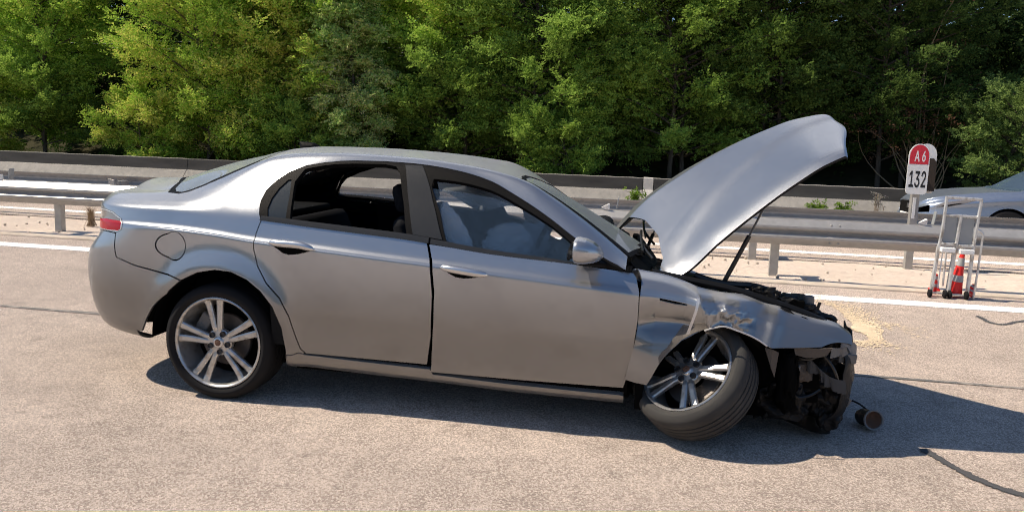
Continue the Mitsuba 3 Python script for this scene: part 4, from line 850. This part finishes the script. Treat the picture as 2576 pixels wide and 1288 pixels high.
def cone(x, y, h, r, label, lean=0, z0=.05):
    k = thing('traffic_cone', label, 'traffic cone')
    zr = lambda z: r * (1 - z / h) + .022 * (z / h)
    M = trans((x, y, z0)) @ rotm(lean, [0, 1, 0])
    put(f'{k}__body', xf(lathe([(zr(z) , z) for z in np.linspace(0, h, 12)] + [(0, h)], 32, 'z'), M), 'cone_red')
    for a, b in ((.29, .45), (.69, .89)): put(f'{k}__pale_band', xf(lathe([(zr(a * h) + .0005, a * h - .001), (zr(a * h) + .003, a * h), (zr(b * h) + .003, b * h), (zr(b * h) + .0005, b * h + .001)], 32, 'z'), M), 'cone_band')
    put(f'{k}__foot', xf(rbox((2.0 * r, 2.0 * r, .022), .008, (0, 0, -.012)), M), 'cone_red'); return k
cone(3.125, yk + .10, .42, .072, 'red traffic cone with pale bands standing in the right half of the rack', 5)
cone(2.905, yk + .08, .19, .034, 'small red traffic cone half hidden behind the left upright of the rack', 3)
cone(2.985, yk + .30, .10, .05, 'short red cone low behind the middle of the rack', 0)
cone(3.262, yk + .08, .11, .04, 'tipped red cone at the right foot of the rack', 24)

# ---------------------------------------------------------------- loose lamp unit in front of the wreck
LU = thing('loose_lamp_unit', 'round black lamp unit with pale rim lying on the road before the wreck', 'car part')
ML = trans((1.20, 4.52, .068)) @ rotm(14, [0, 0, 1]) @ rotm(-10, [1, 0, 0]) @ np.diag([.75, .85, .75, 1])
put(f'{LU}__housing', xf(lathe([(.0, .17), (.045, .165), (.06, .13), (.062, .02), (.070, .0)], 28), ML), 'engine_black')
put(f'{LU}__rim', xf(lathe([(.070, .006), (.076, -.004), (.072, -.012), (.063, -.010), (.060, .004)], 28), ML), 'bare_plastic')
put(f'{LU}__reflector_bowl', xf(lathe([(.060, .0), (.045, .03), (.02, .045), (0, .048)], 28), ML), 'rust', True)
put(f'{LU}__cable', tube(bez([(1.21, 4.64, .07), (1.15, 4.72, .10), (1.07, 4.76, .11), (1.02, 4.76, .16)], 16), .006, 6), 'wire_black')
SHD = thing('broken_plastic', 'small pale piece of broken plastic under the torn front of the wreck', 'debris'); put(f'{SHD}__shard', rbox((.02, .04, .09), .004, (1.075, 4.66, .09), (12, 15, 0)), 'bare_plastic')

# ---------------------------------------------------------------- grey car on the other carriageway
GC = thing('grey_car', 'blue-grey hatchback driving past behind the guardrail, cut off by the right edge', 'car')
def gsurf():
    # car frame: x backwards from the nose, y half width, z
    st = [0, .12, .35, .7, 1.05, 1.35, 1.7, 2.0, 2.4, 2.9, 3.4, 3.9, 4.2]
    wd = [.55, .70, .80, .86, .89, .90, .90, .90, .90, .90, .88, .82, .70]
    hood = [.72, .80, .86, .91, .95, .97, 1.16, 1.33, 1.44, 1.46, 1.42, 1.28, 1.0]
    belt = [.64, .70, .76, .81, .855, .88, .90, .915, .93, .95, .97, .98, .88]
    topw = [.45, .55, .62, .66, .69, .72, .64, .57, .54, .54, .53, .52, .5]
    midz = [.67, .74, .80, .86, .905, .93, .99, 1.05, 1.12, 1.14, 1.14, 1.08, .93]
    s = np.linspace(0, 4.2, 260); f = lambda a: PchipInterpolator(st, a)(s)
    W, Hh, B, TW, MZ = map(f, (wd, hood, belt, topw, midz)); o = 0 * s
    Y = np.stack([W * .9, W * .97, W, W * .985, W * .99, W * .96, W * .96 - .02 + (TW - W * .96 + .02) * .38, TW + .04, TW, TW * .5, o])
    Z = np.stack([.17 + o, .3 + o, .5 + o, (B * .6 + .5 * .4), B - .05, B, B + (MZ - B) * .9, Hh - .05 * (Hh > 1.0) - .01, Hh - .012 - .02 * (Hh > 1.0), Hh - .002, Hh])
    Z = np.maximum.accumulate(Z, axis=0)
    return s, np.broadcast_to(s, Y.shape).copy(), Y, Z
_s, GX, GY, GZ = gsurf(); GS = Surf(0, 4.2, 260, GX, GY, GZ, nt=16)
GW = T().translate([4.06, 14.50, 0])
def GP(nm, m, bs, sm=30): return put(f'{GC}__{nm}', m, bs, sm, to_world=GW)
def gst(p): return Polygon([(a, b * VS) for a, b in p]).buffer(0)
garch = GS.poly([(1.20 + .355 * math.cos(a), .345 + .36 * math.sin(a)) for a in np.linspace(-.4, math.pi + .4, 24)], hi=6); garch2 = GS.poly([(3.75 + .35 * math.cos(a), .345 + .36 * math.sin(a)) for a in np.linspace(-.4, math.pi + .4, 24)], hi=6)
gwin = gst([(1.70, 5.25), (2.7, 5.15), (3.5, 5.25), (3.62, 5.8), (3.3, 6.9), (2.7, 7.15), (2.25, 7.05), (1.95, 6.5)])
gws = gst([(1.38, 8.05), (1.95, 8.05), (2.03, 9), (2.06, 10), (1.25, 10), (1.29, 9)])
glamp = gst([(.16, 4.2), (.28, 4.9), (.62, 5.15), (.80, 5.0), (.62, 4.2), (.35, 3.5)])
gbody = gst([(0, 0), (4.2, 0), (4.2, 10), (0, 10)]).difference(shapely.union_all([garch, garch2, gwin, gws, glamp, gst([(0, 2.6), (.12, 2.6), (.12, 5.0), (0, 5.0)])]))
bonn = gst([(.02, 7.6), (1.36, 7.9), (1.25, 9), (1.2, 10), (.0, 10)])
gb = GS.cut(gbody.difference(bonn.buffer(.002)), .04, .03); GP('body', merge(gb, mirror(gb)), 'grey_paint')
gb = GS.cut(bonn.buffer(-.002), .04, .03); GP('bonnet', merge(gb, mirror(gb)), 'grey_paint')
m = GS.cut(gws.buffer(.004), .04, .03, off=-.004, hem=0); GP('windscreen', merge(m, mirror(m)), 'sky_reflect_glass')
m = GS.cut(gwin.difference(gwin.buffer(-.015)), .03, .02, off=.001); GP('window_frame', m, 'satin_metal')
m = GS.cut(gwin, .04, .03, off=-.006, hem=0); GP('side_window', m, 'sky_reflect_glass'); GP('side_window', mirror(m), 'sky_reflect_glass')
for mir in (0, 1):
    m = GS.cut(glamp.buffer(-.003), .02, .015, off=.001); k = GP('headlamp', mirror(m) if mir else m, 'clear_lens')
    m = GS.cut(gst([(.20, 3.9), (.34, 3.6), (.55, 4.15), (.5, 4.3)]), .02, .015, off=.004); put(f'{k}__lamp_bezel', mirror(m) if mir else m, 'black_plastic', to_world=GW)
GP('grille', cbox(-.0, .05, -.50, .50, .50, .70, .01), 'black_plastic')
GP('badge', rbox((.012, .10, .08), .004, (-.008, 0, .64)), 'chrome'); GP('bumper', rbox((.10, 1.15, .10), .03, (.02, 0, .46)), 'grey_paint'); GP('lower_intake', cbox(-.03, .06, -.5, .5, .26, .40, .01), 'black_plastic')
GP('number_plate', rbox((.015, .52, .11), .004, (-.045, 0, .47)), 'white_enamel')
gm = rbox((.12, .20, .13), .045, (1.78, -1.0, 1.0), (0, 0, -8)); k = GP('door_mirror', gm, 'grey_paint', True)
put(f'{k}__mirror_foot', rbox((.06, .14, .035), .012, (1.80, -.88, .945)), 'black_plastic', to_world=GW)
gi = inner_g = GS.cut(gst([(.1, .3), (4.1, .3), (4.1, 5.0), (.1, 5.0)]).difference(garch.union(garch2)), .1, .06, off=-.03, hem=0); GP('inner_shell', merge(gi, mirror(gi)), 'dark_hole')
for xw in (1.20, 3.75):
    for sg in (-1, 1):
        M = trans((xw, sg * .885, .335)) @ (np.eye(4) if sg < 0 else np.diag([-1, -1, 1, 1.])); k = GP('wheel', xf(lathe([(.225, .0), (.24, -.012), (.31, -.004), (.332, .03), (.335, .12), (.33, .2), (.22, .21)], 40), M), 'tyre')
        fc = [(0, .01), (.06, .01), (.07, .02), (.20, .02), (.222, .0), (.228, .004)]; put(f'{k}__rim', xf(lathe(fc, 40), M), 'alloy_dark', to_world=GW)
        sp_ = join([xf(rbox((.19, .018, .045), .006, (.12, .004, 0)), rotm(72 * q, [0, 1, 0])) for q in range(5)]); put(f'{k}__spokes', xf(sp_, M), 'alloy', to_world=GW)
# ================================================================ vegetation
def _leafbsdf(diff_trans): return {'type': 'principledthin', 'base_color': {'type': 'mesh_attribute', 'name': 'vertex_color'}, 'roughness': .33, 'spec_trans': 0.0, 'diff_trans': diff_trans, 'eta': 1.45}
scene['leaf'] = _leafbsdf(.75)
scene['bark'] = principled(mikit.proc(lambda p, n, uv: mikit.mix((.05, .04, .03), (.16, .13, .10), mikit.fbm(p.x * 14, p.y * 14, p.z * 4, 3))), .9, 0, .2)
scene['dry_stem'] = principled((.34, .25, .16), .9, 0, .2)

def norm(a): return a / (np.linalg.norm(a, axis=-1, keepdims=True) + 1e-12)
def sprays(C0, D, length, nleaf, size, R, col, colvar=.25, flat=.6, aspect=.58):
    """leafy twigs: leaves set alternately on both sides of a twig from C0 along D"""
    n = len(C0); D = norm(D)
    up = np.array([-.30, -.50, .85]) + R.normal(0, flat, (n, 3)); S = norm(np.cross(D, up)); U = np.cross(S, D)
    t = (np.arange(nleaf) + R.uniform(.1, .9, (n, nleaf))) / nleaf; sg = np.where(np.arange(nleaf) % 2, 1.0, -1.0)[None]
    L_ = length[:, None] * t
    base = C0[:, None] + D[:, None] * L_[..., None] - np.array([0, 0, 1.0]) * (.10 * (t ** 2) * length[:, None])[..., None]
    ld = norm(D[:, None] * R.uniform(.3, .9, (n, nleaf, 1)) + S[:, None] * sg[..., None] + R.normal(0, .25, (n, nleaf, 3)))
    ln = norm(U[:, None] + R.normal(0, .5, (n, nleaf, 3))); lw = norm(np.cross(ld, ln))
    s = (size * R.uniform(.6, 1.2, (n, nleaf)) * (1.1 - .35 * t))[..., None]
    a = base; b = base + ld * s * .5 + lw * s * aspect / 2 + ln * s * .07; c = base + ld * s - ln * s * .06; d = base + ld * s * .5 - lw * s * aspect / 2 + ln * s * .07
    V = np.stack([a, b, c, d], 2).reshape(-1, 3); k = np.arange(n * nleaf)[:, None] * 4
    F = np.vstack([k + [0, 1, 2], k + [0, 2, 3]])
    cv = np.asarray(col)
    if cv.ndim == 1: cv = np.broadcast_to(cv, (n, 3))
    cc = cv[:, None] * np.exp(R.normal(0, colvar, (n, nleaf, 1)) * np.array([1.0, .8, 1.1]) * .8)
    return V, F, np.repeat(np.clip(cc.reshape(-1, 3), 0, .6), 4, axis=0)
def pack(parts):
    V, F, K, b = [], [], [], 0
    for v, f, c in parts: V.append(v); F.append(f + b); K.append(c); b += len(v)
    return np.vstack(V), np.vstack(F), np.vstack(K)
def put_leaves(key, vfc): 
    v, f, c = vfc; return put(key, (v, f), 'leaf', False, color=c)

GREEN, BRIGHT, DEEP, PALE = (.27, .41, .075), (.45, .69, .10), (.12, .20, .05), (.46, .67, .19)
def broadleaf(name, label, group, x, y, z0, h, rx, ry, nlimb, ntwig, col, seed, leaf=.085, low=.12, nleaf=11, droop=0., lean=0., stems=1, top_sunlit=None):
    """multi-stemmed young broadleaf tree or shrub: trunk with limbs that carry layered leafy twigs"""
    R = np.random.default_rng(seed); k = thing(name, label, name.replace('_', ' '), group)
    tubes, parts = [], []
    for st in range(stems):
        bx, by = (x, y) if stems == 1 else (x + R.uniform(-.35, .35) * rx, y + R.uniform(-.3, .3) * ry)
        top = np.array([bx + lean * h + R.normal(0, .08) * h, by + R.normal(0, .05) * h, z0 + h * R.uniform(.85, 1)])
        tk = bez([(bx, by, z0 - .2), (bx + R.normal(0, .1), by + R.normal(0, .1), z0 + h * .35), tuple((np.array([bx, by, z0 + h]) + top) / 2 * [1, 1, 0] + [0, 0, z0 + h * .68]), tuple(top)], 14)
        tubes.append(tube(tk, np.linspace(.02 + .006 * h, .006, 14), 7))
        m = int(nlimb * 1.5) // stems
        for i in range(m):
            u = low + (1 - low) * ((i + R.random()) / m); p = np.array([np.interp(u, np.linspace(0, 1, 14), tk[:, q]) for q in range(3)])
            a = i * 2.399 + R.normal(0, .3); prof = (math.sqrt(max(0, 1 - ((u - .38) / .66) ** 2)) if u > .38 else .72 + .28 * u / .38) * R.uniform(.62, 1.15) + .08
            el = R.uniform(.05, .5) + .7 * u; d = np.array([math.cos(a) * rx * prof, math.sin(a) * ry * prof, 0]); ln = np.linalg.norm(d)
            e = p + d + [0, 0, ln * math.tan(min(el, 1.15)) * .55]
            lb = bez([tuple(p), tuple(p + (e - p) * .55 + [0, 0, .06 * ln]), tuple(e - [0, 0, droop * ln])], 8)
            tubes.append(tube(lb, np.linspace(.006 + .010 * ln, .003, 8), 4, cap=False))
            nt = max(4, int(ntwig * 2.1 * (.35 + ln / max(rx, ry))))
            tt = R.uniform(.02, 1, nt) ** .6; P = np.stack([np.interp(tt, np.linspace(0, 1, 8), lb[:, q]) for q in range(3)], 1) + R.normal(0, .06 * ln + .02, (nt, 3))
            dd = norm(e - p)[None] * .8 + R.normal(0, .65, (nt, 3)) * [1, 1, .45] + [0, 0, .12 - droop * 1.6]
            cc = np.array(col)[None] * R.uniform(.8, 1.25) * np.ones((nt, 3))
            if top_sunlit is not None:  # sunlight on the crown top mixed into the leaf colour
                w = np.clip((P[:, 2] - top_sunlit[0]) / top_sunlit[1], 0, 1)[:, None]; cc = cc * (1 - w) + np.array(BRIGHT) * w
            parts.append(sprays(P, dd, R.uniform(.22, .42, nt) * (leaf / .085), nleaf, leaf, R, cc))
    put(f'{k}__trunk', join(tubes), 'bark', True)
    put_leaves(f'{k}__crown', pack(parts)); return k

# rising wooded ground behind the barrier
xs, ys = np.linspace(-60, 50, 120), np.linspace(17.2, 60, 40)
G = np.array([[(x, y, 0) for y in ys] for x in xs]); yy = G[..., 1]
G[..., 2] = .15 + .10 * (yy - 17.2) + .32 * np.clip(yy - 20, 0, 14) + .5 * (meshkit.fbm(np.stack([G[..., 0] * .4, yy * .4, 0 * yy], -1), 3, 8) - .5)
scene['forest_floor'] = principled(mikit.proc(lambda p, n, uv: mikit.mix((.015, .018, .008), (.05, .045, .025), mikit.fbm(p.x * 3, p.y * 3, 0, 4))), .95, 0, .1)
struct('hillside', sheet(G), 'forest_floor', True)

hedge = 'young trees along the barrier'  # leaf colours carry sun and shade: bright at left, darkened for shaded right trees
broadleaf('hornbeam', 'leftmost young tree at the edge of the photo with a bright sunlit crown', hedge, -16.3, 19.0, .3, 5.6, 1.6, 1.5, 66, 36, GREEN, 1, stems=2, top_sunlit=(2.6, 2.2))
broadleaf('hornbeam', 'broad bright yellow-green tree right of the dark gap in the woods', hedge, -10.9, 19.2, .3, 5.4, 2.5, 1.9, 90, 42, BRIGHT, 2, stems=3, low=.05)
broadleaf('hornbeam', 'bright tree standing over the rear window of the wreck', hedge, -8.6, 19.6, .3, 6.2, 1.9, 1.7, 80, 36, BRIGHT, 3, stems=2)
broadleaf('birch', 'pale green tree with hanging twigs left of the middle', None, -7.3, 18.7, .3, 5.2, .75, .8, 60, 30, PALE, 4, leaf=.075, droop=.22, nleaf=13)
broadleaf('hornbeam', 'tree with a bright yellow-green top above the wreck roof', hedge, -5.2, 19.4, .3, 6.2, 1.9, 1.6, 84, 36, GREEN, 5, stems=2, top_sunlit=(3.3, 1.0))
broadleaf('hornbeam', 'mid-green tree left of the raised bonnet behind the front door of the wreck', hedge, -2.6, 19.4, .3, 6.9, 2.1, 1.7, 90, 36, (.24, .37, .07), 6, stems=2)
broadleaf('hornbeam', 'dark tree directly behind the tip of the raised bonnet', hedge, .3, 19.7, .3, 7.2, 2.2, 1.7, 90, 36, (.27, .41, .075), 7, stems=2)
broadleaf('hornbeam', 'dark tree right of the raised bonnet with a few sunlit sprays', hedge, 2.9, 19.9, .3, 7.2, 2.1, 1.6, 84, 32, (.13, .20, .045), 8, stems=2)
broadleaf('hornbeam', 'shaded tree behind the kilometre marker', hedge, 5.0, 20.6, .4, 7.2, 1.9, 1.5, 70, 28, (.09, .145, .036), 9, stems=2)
broadleaf('shrub', 'green shrub at the right edge above the grey car', None, 7.3, 18.9, .3, 2.3, 1.2, 1.0, 44, 30, (.20, .29, .085), 10, leaf=.06, stems=4, low=.02)
broadleaf('shrub', 'bright low shrub at the far left behind the barrier', None, -16.9, 18.3, .2, 2.5, .8, .7, 34, 26, BRIGHT, 11, leaf=.07, stems=3, low=.02)
broadleaf('shrub', 'bright low shrub under the broad tree right of the dark gap', None, -12.4, 18.4, .2, 1.9, 1.0, .8, 36, 26, BRIGHT, 12, leaf=.07, stems=4, low=.02)
broadleaf('shrub', 'low green shrub peeping over the barrier behind the roof of the wreck', None, -8.7, 18.4, .2, 1.6, 1.3, .8, 36, 26, GREEN, 13, leaf=.07, stems=4, low=.02)
broadleaf('shrub', 'small leafy shrub over the barrier left of the bonnet hinge', None, -2.3, 18.3, .2, 1.75, .9, .7, 30, 24, GREEN, 14, leaf=.07, stems=3, low=.02)
broadleaf('shrub', 'shaded shrub in the dark gap at the left', None, -14.0, 19.6, .3, 1.7, .8, .8, 26, 22, DEEP, 15, leaf=.07, stems=3, low=.02)
# dead brown branch at the right
R = np.random.default_rng(77); DB = thing('dead_shrub', 'dry reddish-brown shrub among the shaded trees at the right', 'shrub'); tb = []; pts = []
for i in range(26):
    e = np.array([5.7 + R.normal(0, .7), 19.6 + R.normal(0, .5), 1.8 + abs(R.normal(0, 1.2))]); tb.append(tube(bez([(5.8, 19.8, .3), ((5.8 + e[0]) / 2 + R.normal(0, .2), 19.8, e[2] * .6), tuple(e)], 8), np.linspace(.018, .004, 8), 4)); pts.append(e)
put(f'{DB}__branches', join(tb), 'dry_stem', True); pts = np.repeat(np.array(pts), 9, 0) + R.normal(0, .2, (234, 3))
put_leaves(f'{DB}__dry_leaves', sprays(pts, R.normal(0, 1, (234, 3)), np.full(234, .3), 9, .07, R, (.16, .085, .05)))
# the wood behind
R = np.random.default_rng(5); parts = []
def woodmass(n, xr, yr, zr, leaf, col, nleaf=14, clump=260):
    cx = np.stack([R.uniform(*xr, clump), R.uniform(*yr, clump), R.uniform(*zr, clump)], 1); i = R.integers(0, clump, n)
    P = cx[i] + R.normal(0, 1, (n, 3)) * [.9, .7, .55]; return sprays(P, R.normal(0, 1, (n, 3)) * [1, 1, .4], np.full(n, .9), nleaf, leaf, R, col, .3)
parts.append(woodmass(15000, (-34, 24), (21.8, 25), (.8, 7.2), .22, (.05, .085, .026), 12, clump=1500))
parts.append(woodmass(9000, (-38, 30), (25, 33), (2.5, 10), .38, (.028, .05, .015), 10, clump=1600))
WD = put_leaves('dense_wood', pack(parts)); labels[WD] = {'label': 'dark dense wood filling the background behind the young trees', 'category': 'wood', 'kind': 'stuff'}
# unseen trees added behind the viewer to darken the reflections in the paint
R = np.random.default_rng(6); OW = put_leaves('reflection_wood', woodmass(5000, (-50, 55), (-34, -29), (0, 8), .45, (.04, .07, .02), 12, 500)); labels[OW] = {'label': 'unseen line of trees added behind the viewer for reflections in the paint', 'category': 'wood', 'kind': 'stuff'}

# small plants
def tuft(x, y, n, h, R, spread=.5):
    ms = []
    for i in range(n):
        a, l, hh = R.uniform(0, 6.28), R.uniform(.2, 1) * spread * h, h * R.uniform(.5, 1); 
        c = bez([(x + R.normal(0, .03), y + R.normal(0, .03), 0), (x + l * .35 * math.cos(a), y + l * .35 * math.sin(a), hh * .7), (x + l * math.cos(a), y + l * math.sin(a), hh * R.uniform(.75, 1))], 6); w = np.array([-math.sin(a), math.cos(a), 0]) * .0035
        ms.append(sheet(np.stack([c - w * np.linspace(1, .2, 6)[:, None], c + w * np.linspace(1, .2, 6)[:, None]], 1)))
    return join(ms)
R = np.random.default_rng(21)
TF = thing('dry_grass_tuft', 'tuft of dry straw-coloured grass under the guardrail beside the tail lamp', 'grass tuft'); put(f'{TF}__blades', tuft(-8.28, 10.72, 170, .36, R, .6), 'dry_stem', False)
def weed(x, y, h, n, label, col, leaf=.06, z0=0):
    k = thing('weed', label, 'weed'); R = np.random.default_rng(int(abs(x) * 97) + 3)
    st = [tube(bez([(x + R.normal(0, .03), y, z0), (x + R.normal(0, .05), y, z0 + h * .6), (x + R.normal(0, .09), y + R.normal(0, .05), z0 + h * R.uniform(.7, 1))], 6), [.006, .006, .005, .004, .003, .002], 4) for _ in range(n)]
    put(f'{k}__stems', join(st), 'dry_stem' if leaf < .04 else 'bark', True)
    P = np.vstack([s.vertices[R.integers(8, len(s.vertices), 7)] for s in st]); put_leaves(f'{k}__leaves', sprays(P, R.normal(0, 1, (len(P), 3)) * [1, 1, .5] + [0, 0, .3], np.full(len(P), .10), 8, leaf, R, col)); return k
weed(-.50, 16.42, .58, 12, 'bright green weed at the barrier foot left of the bonnet', (.14, .24, .03))
weed(2.93, 16.42, .50, 10, 'low green weed at the barrier foot, left one of the pair near the kilometre marker', (.13, .22, .03))
weed(3.43, 16.42, .49, 10, 'low green weed at the barrier foot, right one of the pair near the kilometre marker', (.13, .22, .03))
weed(4.05, 16.42, .74, 8, 'tall thin pale thistle in front of the barrier just left of the grey car', (.30, .29, .26), .03)
# overhead cables at the left
for i, (za, zb_) in enumerate(((3.62, 3.50), (3.50, 3.38), (3.40, 3.29))):
    k = thing('overhead_cable', ('topmost', 'middle', 'lowest')[i] + ' of the three thin cables crossing the dark gap at the left', 'cable')
    xs = np.linspace(-22, -4, 30); put(f'{k}__wire', tube(np.stack([xs, 0 * xs + 21.4, np.interp(xs, (-22, -4), (za + .35, zb_ + .25)) + .0], 1), .009, 5), 'panel_grey')
# windblown leaf litter on the barrier foot
R = np.random.default_rng(31); n = 900; P = np.stack([R.uniform(-18, 8, n), R.uniform(16.47, 16.56, n), np.full(n, .03)], 1); P2 = np.stack([R.uniform(-18, 8, n), R.uniform(16.56, 16.62, n), np.full(n, .312)], 1)
LLt = put_leaves('leaf_litter', sprays(np.vstack([P, P2]), R.normal(0, 1, (2 * n, 3)) * [1, .5, .2], np.full(2 * n, .05), 2, .05, R, (.30, .20, .11))); labels[LLt] = {'label': 'dry leaf litter along the foot of the concrete barrier', 'category': 'leaf litter', 'kind': 'stuff'}
